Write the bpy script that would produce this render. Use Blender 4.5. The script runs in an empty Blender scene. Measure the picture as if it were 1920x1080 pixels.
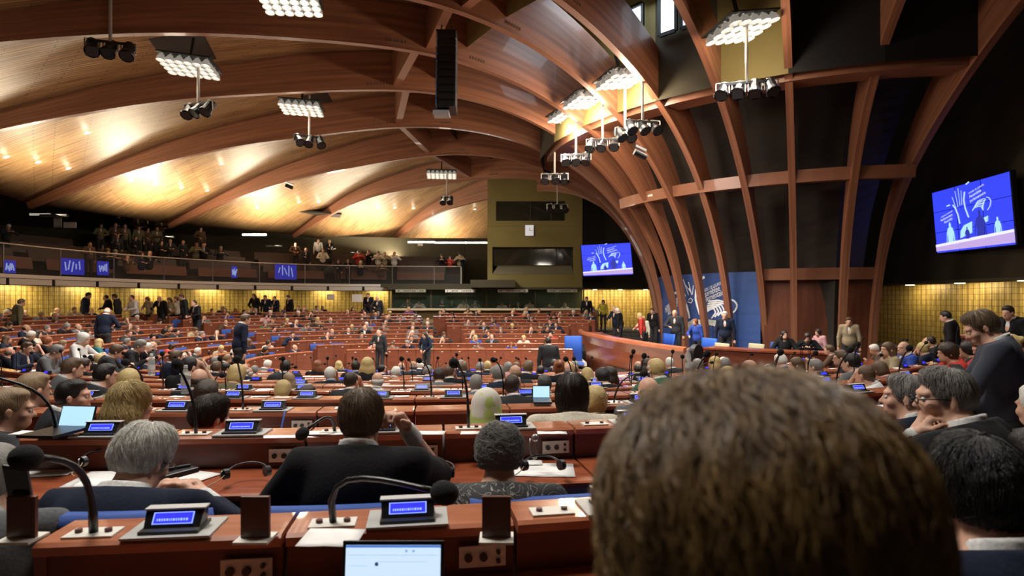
import bpy, math, random
import numpy as np
from mathutils import Vector, Matrix
from mathutils.bvhtree import BVHTree
random.seed(7)
PI = math.pi
SC = bpy.context.scene
# ------------------------------------------------------------------ camera, world, exposure, main lights
FP, HZ = 1128.0, 562.5            # focal length in pixels, horizon row (1920x1080 frame)
cam_d = bpy.data.cameras.new('camera'); cam = bpy.data.objects.new('camera', cam_d)
SC.collection.objects.link(cam); SC.camera = cam
cam.location = (0, 0, 0); cam.rotation_euler = (PI/2, 0, 0)
cam_d.sensor_width = 36; cam_d.lens = FP/1920*36; cam_d.shift_y = (HZ-540)/1920
cam_d.clip_start = .05; cam_d.clip_end = 200
cam_d.dof.use_dof = True; cam_d.dof.focus_distance = 4.5; cam_d.dof.aperture_fstop = 4.0
W = bpy.data.worlds.new('world'); SC.world = W; W.use_nodes = True
W.node_tree.nodes['Background'].inputs[0].default_value = (.9, .8, .68, 1)
W.node_tree.nodes['Background'].inputs[1].default_value = .045
SC.view_settings.view_transform = 'Standard'; SC.view_settings.look = 'None'
SC.view_settings.exposure = 0.0; SC.view_settings.gamma = 1.0; SC.view_settings.use_curve_mapping = False

def light(name, kind, loc, energy, color, size=.3, target=None, spot=None, blend=.5, size_y=None):
    d = bpy.data.lights.new(name, kind); d.energy = energy; d.color = color
    if kind == 'AREA':
        d.size = size
        if size_y: d.shape = 'RECTANGLE'; d.size_y = size_y
    else: d.shadow_soft_size = size
    if kind == 'SPOT': d.spot_size = spot; d.spot_blend = blend
    o = bpy.data.objects.new(name, d); SC.collection.objects.link(o); o.location = loc
    if target is not None:
        o.rotation_euler = (Vector(target)-Vector(loc)).to_track_quat('-Z', 'Y').to_euler()
    return o
WARM = (1, .86, .68); NEUT = (1, .95, .88)
# the lamp arrays under the roof (their housings are built below) throw this light on the floor
LAMPS = [(355,124,15.6),(565,202,19.8),(828,327,28.6),(545,2,12.6),(1390,52,13.6),(1165,147,16.6),(1100,187,18.2),(1062,216,20.0)]
def at(u, v, d): return Vector(((u-960)/FP*d, d, (HZ-v)/FP*d))
for i, (u, v, d) in enumerate(LAMPS):
    p = at(u, v, d)
    light('array_light', 'SPOT', p+Vector(((-1.1 if i<4 else -.5),-.5 if i<4 else -1.2,-1.0)), (1500,2200,1700,1300,1100,1500,1300,1300)[i], NEUT, .4, p+Vector((-.8,.2,-8)), math.radians(128), .6)
    light('array_glow', 'POINT', p+Vector((0,-.1,-.65)), (24,44,26,20,200,420,330,330)[i], (1,.82,.62), .25)

# ------------------------------------------------------------------ materials
MATS = {}
def mat(name, col=(.5,.5,.5), rough=.5, metal=0., spec=.5, emit=None, es=1., kind=None, col2=None, scale=(1,1,1), bump=0., coat=0., alpha=1., detail=4, uv=False, lo=.35, hi=.65, trans=0.):
    if name in MATS: return MATS[name]
    m = bpy.data.materials.new(name); m.use_nodes = True; nt = m.node_tree; N = nt.nodes; L = nt.links
    b = N['Principled BSDF']
    b.inputs['Base Color'].default_value = (*col, 1); b.inputs['Roughness'].default_value = rough
    b.inputs['Metallic'].default_value = metal; b.inputs['Specular IOR Level'].default_value = spec
    b.inputs['Coat Weight'].default_value = coat; b.inputs['Alpha'].default_value = alpha
    b.inputs['Transmission Weight'].default_value = trans
    if emit: b.inputs['Emission Color'].default_value = (*emit, 1); b.inputs['Emission Strength'].default_value = es
    tc = N.new('ShaderNodeTexCoord'); mp = N.new('ShaderNodeMapping')
    mp.inputs['Scale'].default_value = scale
    L.new(tc.outputs['UV' if uv else 'Object'], mp.inputs['Vector'])
    if kind or col2 or bump:
        if kind == 'boards':
            t = N.new('ShaderNodeTexBrick'); t.inputs['Scale'].default_value = 1
            t.inputs['Mortar Size'].default_value = .012; t.inputs['Brick Width'].default_value = 1.9; t.inputs['Row Height'].default_value = .11
            t.inputs['Color1'].default_value = (*col,1); t.inputs['Color2'].default_value = (*(col2 or col),1)
            t.inputs['Mortar'].default_value = (col[0]*.25,col[1]*.22,col[2]*.2,1)
            t.offset = .37
            L.new(mp.outputs[0], t.inputs['Vector'])
            n = N.new('ShaderNodeTexNoise'); n.inputs['Scale'].default_value = 2.2; n.inputs['Detail'].default_value = 5
            mp2 = N.new('ShaderNodeMapping'); mp2.inputs['Scale'].default_value = (.35,5,1); L.new(tc.outputs['UV' if uv else 'Object'], mp2.inputs['Vector'])
            L.new(mp2.outputs[0], n.inputs['Vector'])
            mx = N.new('ShaderNodeMixRGB'); mx.blend_type = 'MULTIPLY'; mx.inputs[0].default_value = .75
            cr = N.new('ShaderNodeValToRGB'); cr.color_ramp.elements[0].position = .33; cr.color_ramp.elements[1].position = .6
            cr.color_ramp.elements[0].color = (.42,.36,.3,1); cr.color_ramp.elements[1].color = (1.0,1.0,1.0,1)
            L.new(n.outputs['Fac'], cr.inputs[0]); L.new(t.outputs['Color'], mx.inputs[1]); L.new(cr.outputs[0], mx.inputs[2])
            L.new(mx.outputs[0], b.inputs['Base Color']); fac = t.outputs['Fac']
        else:
            n = N.new('ShaderNodeTexNoise'); n.inputs['Scale'].default_value = 1; n.inputs['Detail'].default_value = detail
            L.new(mp.outputs[0], n.inputs['Vector']); fac = n.outputs['Fac']
            if col2:
                cr = N.new('ShaderNodeValToRGB'); cr.color_ramp.elements[0].position = lo; cr.color_ramp.elements[1].position = hi
                cr.color_ramp.elements[0].color = (*col2,1); cr.color_ramp.elements[1].color = (*col,1)
                L.new(fac, cr.inputs[0]); L.new(cr.outputs[0], b.inputs['Base Color'])
        if bump:
            bp = N.new('ShaderNodeBump'); bp.inputs['Strength'].default_value = bump; bp.inputs['Distance'].default_value = .01
            L.new(fac, bp.inputs['Height']); L.new(bp.outputs[0], b.inputs['Normal'])
    MATS[name] = m; return m
M_rib   = mat('rib_glulam', (.29,.12,.062), .42, col2=(.165,.064,.034), scale=(.25,9,9), uv=True, bump=.12, coat=.15)
M_shell = mat('ceiling_boards', (.40,.24,.105), .45, kind='boards', col2=(.30,.165,.075), uv=True, scale=(1,1,1), bump=.2)
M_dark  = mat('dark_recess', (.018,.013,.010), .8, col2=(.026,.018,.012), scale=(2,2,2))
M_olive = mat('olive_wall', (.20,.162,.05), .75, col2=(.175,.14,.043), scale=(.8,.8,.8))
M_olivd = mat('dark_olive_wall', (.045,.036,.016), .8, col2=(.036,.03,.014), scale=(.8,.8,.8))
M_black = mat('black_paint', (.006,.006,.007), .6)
M_blkpl = mat('black_plastic', (.010,.010,.012), .35)
M_foam  = mat('black_foam', (.006,.006,.006), .95, bump=.6, scale=(400,400,400))
M_steel = mat('grey_steel', (.35,.34,.32), .35, metal=.8)
M_wall_w= mat('panel_wood', (.13,.04,.018), .4, col2=(.095,.028,.013), scale=(14,14,.8), coat=.2)
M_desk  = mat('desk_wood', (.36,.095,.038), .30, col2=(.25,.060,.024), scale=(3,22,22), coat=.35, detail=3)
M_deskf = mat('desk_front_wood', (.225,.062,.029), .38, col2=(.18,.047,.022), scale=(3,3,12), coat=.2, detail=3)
M_ledge = mat('ledge_wood_sheen',(.47,.17,.085), .27, col2=(.36,.115,.055), scale=(3,22,22), coat=.45, detail=3)  # lighter than the desk wood; reflection on the ledge tops put into the colour
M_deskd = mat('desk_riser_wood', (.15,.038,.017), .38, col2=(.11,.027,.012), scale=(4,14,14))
M_label = mat('white_plate', (.72,.69,.62), .5)
M_paper = mat('white_paper', (.86,.85,.82), .8)
M_blue  = mat('blue_fabric', (.030,.085,.34), .75, bump=.2, scale=(300,300,300))
M_beige = mat('beige_leather', (.42,.38,.24), .6)
M_floor = mat('hall_carpet', (.060,.050,.045), .95, col2=(.045,.036,.032), scale=(30,30,30))
M_glass = mat('booth_glass', (.02,.022,.016), .06, spec=.9)
M_tube  = mat('fluorescent_tube', (1,1,1), .5, emit=(1,.97,.88), es=7)
M_bulb  = mat('lamp_face', (1,1,1), .4, emit=(1,.93,.80), es=12)
M_down  = mat('downlight_face', (1,1,1), .4, emit=(1,.86,.62), es=5)
M_refl  = mat('reflector_bowl', (.45,.44,.42), .3, metal=.6, emit=(1,.93,.8), es=.22)
M_sky   = mat('daylight_pane', (1,1,1), .3, emit=(.72,.88,1), es=2.6)
M_scr   = mat('console_screen', (.02,.02,.3), .3, emit=(.030,.030,.95), es=1.5)
M_scr2  = mat('console_screen_text', (.2,.3,1), .3, emit=(.22,.32,1), es=1.6)
M_lap   = mat('laptop_screen', (.5,.7,.9), .3, emit=(.42,.72,1), es=.95)
M_lapw  = mat('laptop_page', (.7,.8,.95), .3, emit=(.62,.80,1), es=1.0)

# ------------------------------------------------------------------ helpers
LINK = SC.collection.objects.link
def meta(o, label=None, cat=None, group=None, kind=None):
    if label: o['label'] = label
    if cat: o['category'] = cat
    if group: o['group'] = group
    if kind: o['kind'] = kind
    return o
def thing(name, label, cat, loc=(0,0,0), rz=0., group=None):
    o = bpy.data.objects.new(name, None); LINK(o); o.location = loc; o.rotation_euler = (0,0,rz); o.empty_display_size = .1
    return meta(o, label, cat, group)
class MB:
    def __init__(s): s.v=[]; s.f=[]; s.uv=[]; s.u=False
    def add(s, vs, fs, uvs=None):
        n=len(s.v); s.v += [tuple(p) for p in vs]; s.f += [tuple(i+n for i in f) for f in fs]
        if uvs is not None: s.u=True; s.uv += list(uvs)
        else: s.uv += [(0,0)]*len(vs)
        return s
    def box(s, c, d, R=None, M=None):
        x,y,z = d[0]/2,d[1]/2,d[2]/2
        vs=[Vector((a*x,b*y,e*z)) for e in(-1,1) for b in(-1,1) for a in(-1,1)]
        if R is not None: vs=[R@v for v in vs]
        vs=[v+Vector(c) for v in vs]
        if M is not None: vs=[M@v for v in vs]
        return s.add(vs,[(0,2,3,1),(4,5,7,6),(0,1,5,4),(2,6,7,3),(0,4,6,2),(1,3,7,5)])
    def hexa(s, v8): return s.add(v8,[(0,2,3,1),(4,5,7,6),(0,1,5,4),(2,6,7,3),(0,4,6,2),(1,3,7,5)])
    def tube(s, pts, r, n=8, cap=True, r2=None):
        pts=[Vector(p) for p in pts]; m=len(pts); rs=r if isinstance(r,(list,tuple)) else [r+(0 if r2 is None else (r2-r)*i/(m-1)) for i in range(m)]
        vs=[]; up=None
        for i,p in enumerate(pts):
            t=(pts[min(i+1,m-1)]-pts[max(i-1,0)]).normalized()
            if up is None: up=t.orthogonal().normalized()
            up=(up-t*up.dot(t))
            if up.length<1e-6: up=t.orthogonal()
            up.normalize(); b=t.cross(up)
            for k in range(n):
                a=2*PI*k/n; vs.append(p+(up*math.cos(a)+b*math.sin(a))*rs[i])
        fs=[(i*n+k,i*n+(k+1)%n,(i+1)*n+(k+1)%n,(i+1)*n+k) for i in range(m-1) for k in range(n)]
        if cap: fs+=[tuple(range(n-1,-1,-1)),tuple((m-1)*n+k for k in range(n))]
        return s.add(vs,fs)
    def ball(s, c, r, n=10, m=7, M=None):
        if not isinstance(r,(tuple,list)): r=(r,r,r)
        vs=[];fs=[]
        for i in range(m+1):
            th=PI*i/m
            for k in range(n):
                a=2*PI*k/n; p=Vector((c[0]+r[0]*math.sin(th)*math.cos(a),c[1]+r[1]*math.sin(th)*math.sin(a),c[2]+r[2]*math.cos(th)))
                vs.append(M@p if M is not None else p)
        for i in range(m):
            for k in range(n): fs.append((i*n+k,(i+1)*n+k,(i+1)*n+(k+1)%n,i*n+(k+1)%n))
        return s.add(vs,fs)
    def quad(s,a,b,c,d): return s.add([a,b,c,d],[(0,1,2,3)])
    def mesh(s, name, smooth=False):
        me=bpy.data.meshes.new(name); me.from_pydata(s.v,[],s.f)
        if s.u:
            l=me.uv_layers.new(name='UVMap'); idx=np.empty(len(me.loops),dtype=np.int32); me.loops.foreach_get('vertex_index',idx)
            l.data.foreach_set('uv',np.array(s.uv,dtype=np.float32)[idx].ravel())
        if smooth: me.shade_smooth()
        me.validate(); return me
    def obj(s, name, m, parent=None, smooth=False, **kw):
        return mobj(name, s.mesh(name, smooth), m, parent, **kw)
def mobj(name, me, m, parent=None, **kw):
    o=bpy.data.objects.new(name,me); LINK(o)
    if m is not None and len(me.materials)==0: me.materials.append(m)
    if parent is not None: o.parent=parent
    return meta(o,**kw)
def bevel(o, w=.004, seg=2):
    b=o.modifiers.new('bevel','BEVEL'); b.width=w; b.segments=seg; b.limit_method='ANGLE'; return o
def dup_tree(o, parent=None):
    c=o.copy(); LINK(c)
    if parent is not None: c.parent=parent
    for ch in list(o.children): dup_tree(ch,c)
    return c
_txt={}
def text_mesh(s, size, depth=.0):
    k=(s,size)
    if k in _txt: return _txt[k]
    cu=bpy.data.curves.new('lettering','FONT'); cu.body=s; cu.size=size; cu.align_x='CENTER'; cu.align_y='CENTER'; cu.extrude=depth; cu.resolution_u=3
    o=bpy.data.objects.new('lettering',cu); LINK(o); dg=bpy.context.evaluated_depsgraph_get(); dg.update()
    me=bpy.data.meshes.new_from_object(o.evaluated_get(dg)); bpy.data.objects.remove(o); bpy.data.curves.remove(cu)
    _txt[k]=me; return me

# ------------------------------------------------------------------ the roof: ribs fanning out from behind the podium
PX, PY = 11.2978, 23.7127
RIBS=[(-3.8999,[6.17,-2.62,6.03,-0.08,6.74,2.21,8.62,4.29,11.18,5.70,14.71,6.12,19.02,5.94,23.81,5.58,28.36,3.50]),
(-3.6629,[5.70,-2.71,5.69,-0.01,6.50,2.45,8.39,4.63,11.14,5.93,14.85,6.34,19.34,6.14,24.31,5.92,28.93,3.93]),
(-3.3879,[5.44,-2.69,5.43,0.06,6.24,2.58,8.18,4.81,11.05,6.18,14.83,6.78,19.46,6.21,24.73,5.63,29.78,3.70]),
(-3.1234,[5.37,-2.79,5.44,0.03,6.35,2.62,8.35,4.96,11.19,6.39,14.97,6.93,19.61,6.26,24.89,5.57,29.86,3.52]),
(-2.8709,[5.18,-3.01,5.45,-0.21,6.51,2.38,8.39,4.82,11.07,6.34,14.55,7.04,18.96,6.41,24.11,5.65,29.24,3.68]),
(-2.6671,[5.98,-2.82,5.90,-0.16,6.86,2.28,8.63,4.70,11.19,6.16,14.59,7.00,18.87,6.60,23.84,5.83,28.79,3.74]),
(-2.5153,[5.75,-3.26,5.95,-0.41,6.90,2.25,8.82,4.72,11.52,6.33,15.04,7.20,19.42,6.66,24.53,5.85,29.60,3.91]),
(-2.3733,[5.60,-3.12,5.81,-0.28,6.84,2.37,8.79,4.83,11.57,6.35,15.24,7.20,19.66,6.73,24.76,5.95,29.81,4.03]),
(-2.2017,[4.96,-3.04,5.36,-0.34,6.60,2.17,8.82,4.56,11.65,6.32,15.25,7.20,19.64,6.69,24.71,5.87,29.75,3.93]),
(-2.0376,[5.70,-3.12,5.91,-0.27,6.90,2.38,8.84,4.84,11.53,6.51,15.09,7.27,19.49,6.67,24.59,5.79,29.65,3.80]),
(-1.8382,[6.43,-3.20,6.47,-0.21,7.21,2.59,8.87,5.13,11.41,6.70,14.94,7.33,19.34,6.65,24.46,5.71,29.56,3.66]),
(-1.6402,[5.51,-2.26,5.71,0.40,6.59,2.79,8.82,4.70,11.65,6.41,15.21,7.33,19.58,6.82,24.65,5.99,29.69,4.02])]
def bspline(c, t):
    n=len(c);k=3; kn=np.r_[np.zeros(k),np.linspace(0,1,n-k+1),np.ones(k)]; t=np.clip(t,0,1-1e-9)
    B=np.zeros((len(t),n+k))
    for i in range(n+k): B[:,i]=(kn[i]<=t)&(t<kn[i+1])
    for d in range(1,k+1):
        for i in range(n+k-d):
            a=b=0
            if kn[i+d]>kn[i]: a=(t-kn[i])/(kn[i+d]-kn[i])*B[:,i]
            if kn[i+d+1]>kn[i+1]: b=(kn[i+d+1]-t)/(kn[i+d+1]-kn[i+1])*B[:,i+1]
            B[:,i]=a+b
    return B[:,:n]@c
NT=72; TS=np.linspace(0,1,NT)
PROF=[]                                  # per rib: r,z of the lower edge, outward normal, depth
for th,c in RIBS:
    rz=bspline(np.array(c).reshape(-1,2),TS); d=np.gradient(rz,axis=0); d/=np.linalg.norm(d,axis=1)[:,None]
    nrm=np.stack([-d[:,1],d[:,0]],1)
    L=np.r_[0,np.cumsum(np.linalg.norm(np.diff(rz,axis=0),axis=1))]
    dep=np.interp(TS,[0,.1,.2,.3,.42,.6,.8,.93,1],[.15,.22,.45,.85,1.2,1.5,1.3,.75,.3])
    PROF.append((th,rz,nrm,dep,L))
def rp(i, j, off=0., side=0.):
    th,rz,nrm,dep,L=PROF[i]; r=rz[j,0]+nrm[j,0]*off; z=rz[j,1]+nrm[j,1]*off
    return Vector((PX+r*math.cos(th)-side*math.sin(th), PY+r*math.sin(th)+side*math.cos(th), z))
def jr(i, r):                            # first index where the rib has moved out to radius r
    rz=PROF[i][1]; return int(np.argmax(rz[:,0]>r))
RIBW=.185
for i in range(12):
    b=MB(); th,rz,nrm,dep,L=PROF[i]; vs=[];uv=[]
    ring=[(-.5,0),(.5,0),(.5,1),(-.5,1)]
    for j in range(NT):
        for a,(s_,o_) in enumerate(ring+[ring[0]]):
            vs.append(rp(i,j,o_*dep[j],s_*RIBW)); uv.append((L[j],[0,.26,1.4,1.7,3.0][a]))
    fs=[(j*5+a,j*5+a+1,(j+1)*5+a+1,(j+1)*5+a) for j in range(NT-1) for a in range(4)]
    fs+=[(3,2,1,0),tuple((NT-1)*5+a for a in range(4))]
    b.add(vs,fs,uv)
    # rows of bolts where the crossbeams join
    o=b.obj('roof_rib',M_rib)
    nm=['far edge rib curving down beside the clock tower','rib landing left of the clock tower','rib landing over the middle of the gallery','rib landing over the left end of the gallery','rib passing just below the hanging speaker','rib passing behind the hanging speaker','rib whose lower edge touches the speaker top','rib crossing just left of the bright skylight','tall rib directly right of the blue backdrop','nearly vertical rib in the middle of the podium wall','rib leaning right above the wood panelling','rightmost rib leaning toward the right video screen'][i]
    meta(o,'reddish timber roof '+nm,'roof rib','timber ribs fanning over the hall')
    bl=MB()
    for jc in (jr(i,13.6),jr(i,15.9)):
        for oo in (.12,.98):
            for q in range(6):
                for w_ in (0,.045):
                    j=min(NT-2,jc+0); p0=rp(i,j,oo*dep[j]+ (w_ if oo<.5 else -w_)); p1=rp(i,j+1,oo*dep[j]+(w_ if oo<.5 else -w_)); p=p0.lerp(p1,q/6.*1.6)
                    for sd in (-1,1):
                        n=Vector((-math.sin(th),math.cos(th),0))*sd
                        bl.box(p+n*(RIBW/2+.006),(.03,.03,.03))
    bl.obj('bolt',M_steel,o,kind='stuff')
# ceiling boards between the ribs
M_sh2=M_shell
def shell_pt(i,j,s):
    a=rp(i,j,PROF[i][3][j]*.96); b=rp(i+1,j,PROF[i+1][3][j]*.96); p=a.lerp(b,s)
    return p
SHELLV=[];SHELLF=[]
for i in range(11):
    j0=max(jr(i,13.4),jr(i+1,13.4)); S=8; b=MB(); vs=[];uv=[]
    for j in range(j0,NT):
        for s in range(S+1):
            vs.append(shell_pt(i,j,s/S)); wd=(rp(i,j)-rp(i+1,j)).length
            uv.append((PROF[i][4][j]+ .55*s/S*wd, (s/S-.5)*wd))
    n=S+1; m=NT-j0
    fs=[(a*n+k,a*n+k+1,(a+1)*n+k+1,(a+1)*n+k) for a in range(m-1) for k in range(S)]
    b.add(vs,fs,uv); o=b.obj('ceiling',M_shell,kind='structure',smooth=True)
    so=o.modifiers.new('t','SOLIDIFY'); so.thickness=.06; so.offset=1
    k0=len(SHELLV); SHELLV+=vs; SHELLF+=[tuple(q+k0 for q in f) for f in fs]
th0=PROF[0][0]; PROF.append((th0-.30,)+PROF[0][1:])   # one more bay beyond the far edge rib, seen left of the clock tower
j0=jr(0,17.0); b=MB(); vs=[];uv=[]
for j in range(j0,NT):
    for s in range(7):
        vs.append(rp(0,j,PROF[0][3][j]*.96).lerp(rp(12,j,PROF[0][3][j]*.96),s/6)); wd=(rp(0,j)-rp(12,j)).length; uv.append((PROF[0][4][j]+.55*s/6*wd,(s/6-.5)*wd))
b.add(vs,[(a*7+k,a*7+k+1,(a+1)*7+k+1,(a+1)*7+k) for a in range(NT-j0-1) for k in range(6)],uv); b.obj('ceiling',M_shell,kind='structure',smooth=True)
k0=len(SHELLV); SHELLV+=vs; SHELLF+=[(a*7+k+k0,a*7+k+1+k0,(a+1)*7+k+1+k0,(a+1)*7+k+k0) for a in range(NT-j0-1) for k in range(6)]
SHELL=BVHTree.FromPolygons(SHELLV,SHELLF)
def on_shell(u,v):
    d=Vector(((u-960)/FP,1,(HZ-v)/FP)).normalized(); h=SHELL.ray_cast(Vector((0,0,0)),d); return h
# dark recess behind the lower part of the ribs, and the lantern above the upper ring beam
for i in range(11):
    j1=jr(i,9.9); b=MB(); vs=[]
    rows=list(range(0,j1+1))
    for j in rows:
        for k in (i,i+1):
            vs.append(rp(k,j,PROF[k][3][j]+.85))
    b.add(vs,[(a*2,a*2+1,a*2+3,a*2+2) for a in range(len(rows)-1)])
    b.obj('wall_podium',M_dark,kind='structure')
def pol(th,r,z): return Vector((PX+r*math.cos(th),PY+r*math.sin(th),z))
for i in range(11):
    t0,t1=PROF[i][0],PROF[i+1][0]; b=MB()
    ri,ro,zt=10.2,14.2,9.6
    zi=5.5
    b.quad(pol(t0,ri,zi+.0),pol(t1,ri,zi+.0),pol(t1,ri,zt),pol(t0,ri,zt))
    b.quad(pol(t0,ri,zt),pol(t1,ri,zt),pol(t1,ro,zt),pol(t0,ro,zt))
    b.quad(pol(t0,ro,7.2),pol(t1,ro,7.2),pol(t1,ro,zt),pol(t0,ro,zt))
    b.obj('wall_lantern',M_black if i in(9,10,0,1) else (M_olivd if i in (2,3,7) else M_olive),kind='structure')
# clerestory windows in the lantern wall
for i,ss in ((6,(.28,.62)),(7,(.25,.62)),):
    for s in ss:
        t=PROF[i][0]+(PROF[i+1][0]-PROF[i][0])*s; w=(PROF[i+1][0]-PROF[i][0])*.13
        zb,zt=(7.15,8.3) if i==6 else (7.2,8.5)
        f=MB(); r=10.27
        fr=f
        for a,bb,c_,d_ in ((t-w-.006,t-w+.002,zb,zt),(t+w-.002,t+w+.006,zb,zt)):
            f.hexa([pol(a,r,c_),pol(bb,r,c_),pol(a,r+.08,c_),pol(bb,r+.08,c_),pol(a,r,d_),pol(bb,r,d_),pol(a,r+.08,d_),pol(bb,r+.08,d_)])
        for z in (zb,zt):
            f.hexa([pol(t-w,r,z-.05),pol(t+w,r,z-.05),pol(t-w,r+.08,z-.05),pol(t+w,r+.08,z-.05),pol(t-w,r,z+.05),pol(t+w,r,z+.05),pol(t-w,r+.08,z+.05),pol(t+w,r+.08,z+.05)])
        o=f.obj('window_%d'%(1+[6,7].index(i)*2+ss.index(s)),M_black,kind='structure')
        MB().quad(pol(t-w,r+.02,zb),pol(t+w,r+.02,zb),pol(t+w,r+.02,zt),pol(t-w,r+.02,zt)).obj('window_pane',M_sky,o)
light('skylight_day','AREA',pol(-2.44,11.2,8.6),70,(.8,.9,1),1.5,pol(-2.44,12.5,5))
# ring beams
def ring(r,z0,z1,i0,i1,label,dr=.5,name='ring_beam',M=M_rib):
    b=MB()
    for i in range(i0,i1):
        t0,t1=PROF[i][0],PROF[i+1][0]; rr0=r;zz0=z0
        n=3
        for q in range(n):
            a=t0+(t1-t0)*q/n; c=t0+(t1-t0)*(q+1)/n
            b.hexa([pol(a,rr0,zz0),pol(c,rr0,zz0),pol(a,rr0-dr,zz0+.05),pol(c,rr0-dr,zz0+.05),pol(a,rr0+.05,z1),pol(c,rr0+.05,z1),pol(a,rr0-dr,z1),pol(c,rr0-dr,z1)])
    o=b.obj(name,M); meta(o,label,'roof beam'); return o
# exact radii come from the fitted rib profile
def rz_at_z(i,z):
    rz=PROF[i][1]; j=int(np.argmax(rz[:,1]>z)); return rz[j,0]
ring(9.92,5.40,5.85,3,11,'upper curved timber ring beam linking all ribs beside the lamps',.8)
ring(7.68,3.28,3.62,4,11,'lower curved timber ring beam linking the ribs above the backdrop',.55)
ring(5.75,.62,.98,8,11,'short timber beam along the top of the podium wood panelling',.35)
for i in range(1,11):
    b=MB()
    j=(jr(i,15.5)+jr(i+1,15.5))//2
    a0,a1=rp(i,j,.12),rp(i+1,j,.12); b0,b1=rp(i,j,PROF[i][3][j]*.8),rp(i+1,j,PROF[i+1][3][j]*.8)
    o3=Vector((math.cos(PROF[i][0]),math.sin(PROF[i][0]),0))*.12
    b.hexa([a0-o3,a1-o3,a0+o3,a1+o3,b0-o3,b1-o3,b0+o3,b1+o3])
    o=b.obj('crossbeam',M_rib)
    meta(o,'short timber crossbeam between two roof ribs, '+['nearest the clock tower','left of the tower rib','beside the small round lamp cluster','below the middle rib','above the small lit lamp','directly left of the hanging speaker','above the hanging speaker','high above the seats','overhead near the camera','overhead right of the camera','overhead by the right wall'][i],'roof beam','crossbeams between the ribs')
# ------------------------------------------------------------------ seating bowl: rows follow a horseshoe round the well
CY=17.42
def Rk(k): return 16.0-1.15*k
def zk(k): return [-.60,-.59,-.69,-.80][k] if k<4 else -.80-.109*(k-3)
def fk(k): return zk(k)-.95
def ak(k): return 2.8*k/11
def ck(k): return -2.6+1.2*k/11
def path(k,s,off=0.):
    """point of row k at signed arc length s from the near apex; off moves outward; returns x,y,outward"""
    R=Rk(k);a=ak(k);cx=ck(k)
    if s>=0:
        if s<=a: return cx+s,CY-R-off,(0,-1)
        t=-PI/2+(s-a)/R; c=cx+a
    else:
        s=-s
        if s<=a: return cx-s,CY-R-off,(0,-1)
        s-=a; c=cx-a
        if s<=PI*R: t=-PI/2-s/R
        else:
            s-=PI*R
            if s<=2*a: return cx-a+s,CY+R+off,(0,1)
            t=PI/2-(s-2*a)/R; c=cx+a
    return c+(R+off)*math.cos(t),CY+(R+off)*math.sin(t),(math.cos(t),math.sin(t))
GAL=[(-14.5,4),(-16.0,10),(-16.8,15),(-17.1,19.5),(-16.8,23.4),(-15.6,27.2),(-13.3,30.6),(-10.3,32.9),(-6.7,34.1),(-2.9,34.4)]
def smooth_poly(P,n=6):
    out=[]
    for i in range(len(P)-1):
        p0=P[max(i-1,0)];p1=P[i];p2=P[i+1];p3=P[min(i+2,len(P)-1)]
        for q in range(n):
            t=q/n; f=lambda a,b,c,d: .5*((2*b)+(-a+c)*t+(2*a-5*b+4*c-d)*t*t+(-a+3*b-3*c+d)*t**3)
            out.append((f(p0[0],p1[0],p2[0],p3[0]),f(p0[1],p1[1],p2[1],p3[1])))
    out.append(P[-1]); return out
G=smooth_poly(GAL)
def offs(P,d):
    out=[]
    for i,p in enumerate(P):
        a=Vector(P[max(i-1,0)]);b=Vector(P[min(i+1,len(P)-1)]); t=(b-a).normalized(); n=Vector((-t.y,t.x))
        out.append((p[0]+n.x*d,p[1]+n.y*d))
    return out
def inside_wall(x,y,marg):
    """distance inside the gold wall (1.9 m beyond the gallery edge)"""
    best=1e9
    for i in range(len(G)-1):
        a=Vector(G[i]);b=Vector(G[i+1]);p=Vector((x,y));t=max(0,min(1,(p-a).dot(b-a)/(b-a).length_squared));q=a+(b-a)*t
        n=Vector((-(b-a).y,(b-a).x)).normalized(); sd=(p-q).dot(n)
        if (p-q).length<abs(best): best=(p-q).length if sd>0 else -(p-q).length
    return best< 1.9-marg
def allowed(k,x,y):
    if y>14 and y<26 and x>2.0: return False
    if x>2.6 and y>11.6 and k>=8: return False
    if x>2.6 and y>12.9 and y<26: return x>9.4 and k<7
    if x>11.6: return False
    if y>CY+2:
        if x>2.2+.19*(y-20): return False
        if y>31.7: return False
        if y>23.0 and abs(x-(-2.4-.31*(y-24)))<.55: return False      # aisle through the far block
    if not inside_wall(x,y,.9): return False
    ang=math.degrees(math.atan2(y-CY,x-ck(k)))%360
    for a in (150,206):
        if abs(((ang-a+180)%360)-180)*PI/180*math.hypot(x-ck(k),y-CY)<.55: return False
    if k>=2 and abs(((ang-318+180)%360)-180)*PI/180*math.hypot(x-ck(k),y-CY)<.55: return False
    return True
SEATS=[]        # dict(k,s,x,y,o,row)
S0={0:-.58,1:-.90,2:-1.21}
ROWN=['back row nearest the camera','second row from the camera','third row from the camera','fourth row from the camera','fifth row from the back','sixth row from the back','seventh row from the back','eighth row from the back','ninth row from the back','tenth row from the back','second row from the well','front row beside the well']
def sector(x,y,k):
    if y<CY-2 and abs(x-ck(k))<Rk(k)*.75 : return 'near block'
    if y<CY+2 and x>3: return 'right wing'
    if x>3 and y<CY: return 'right wing'
    if y>CY+2 and x>-5.5: return 'far block'
    if y>=CY and y<=999 and x<=-5.5: return 'far left block'
    return 'left block' if x<0 else 'right wing'
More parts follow.
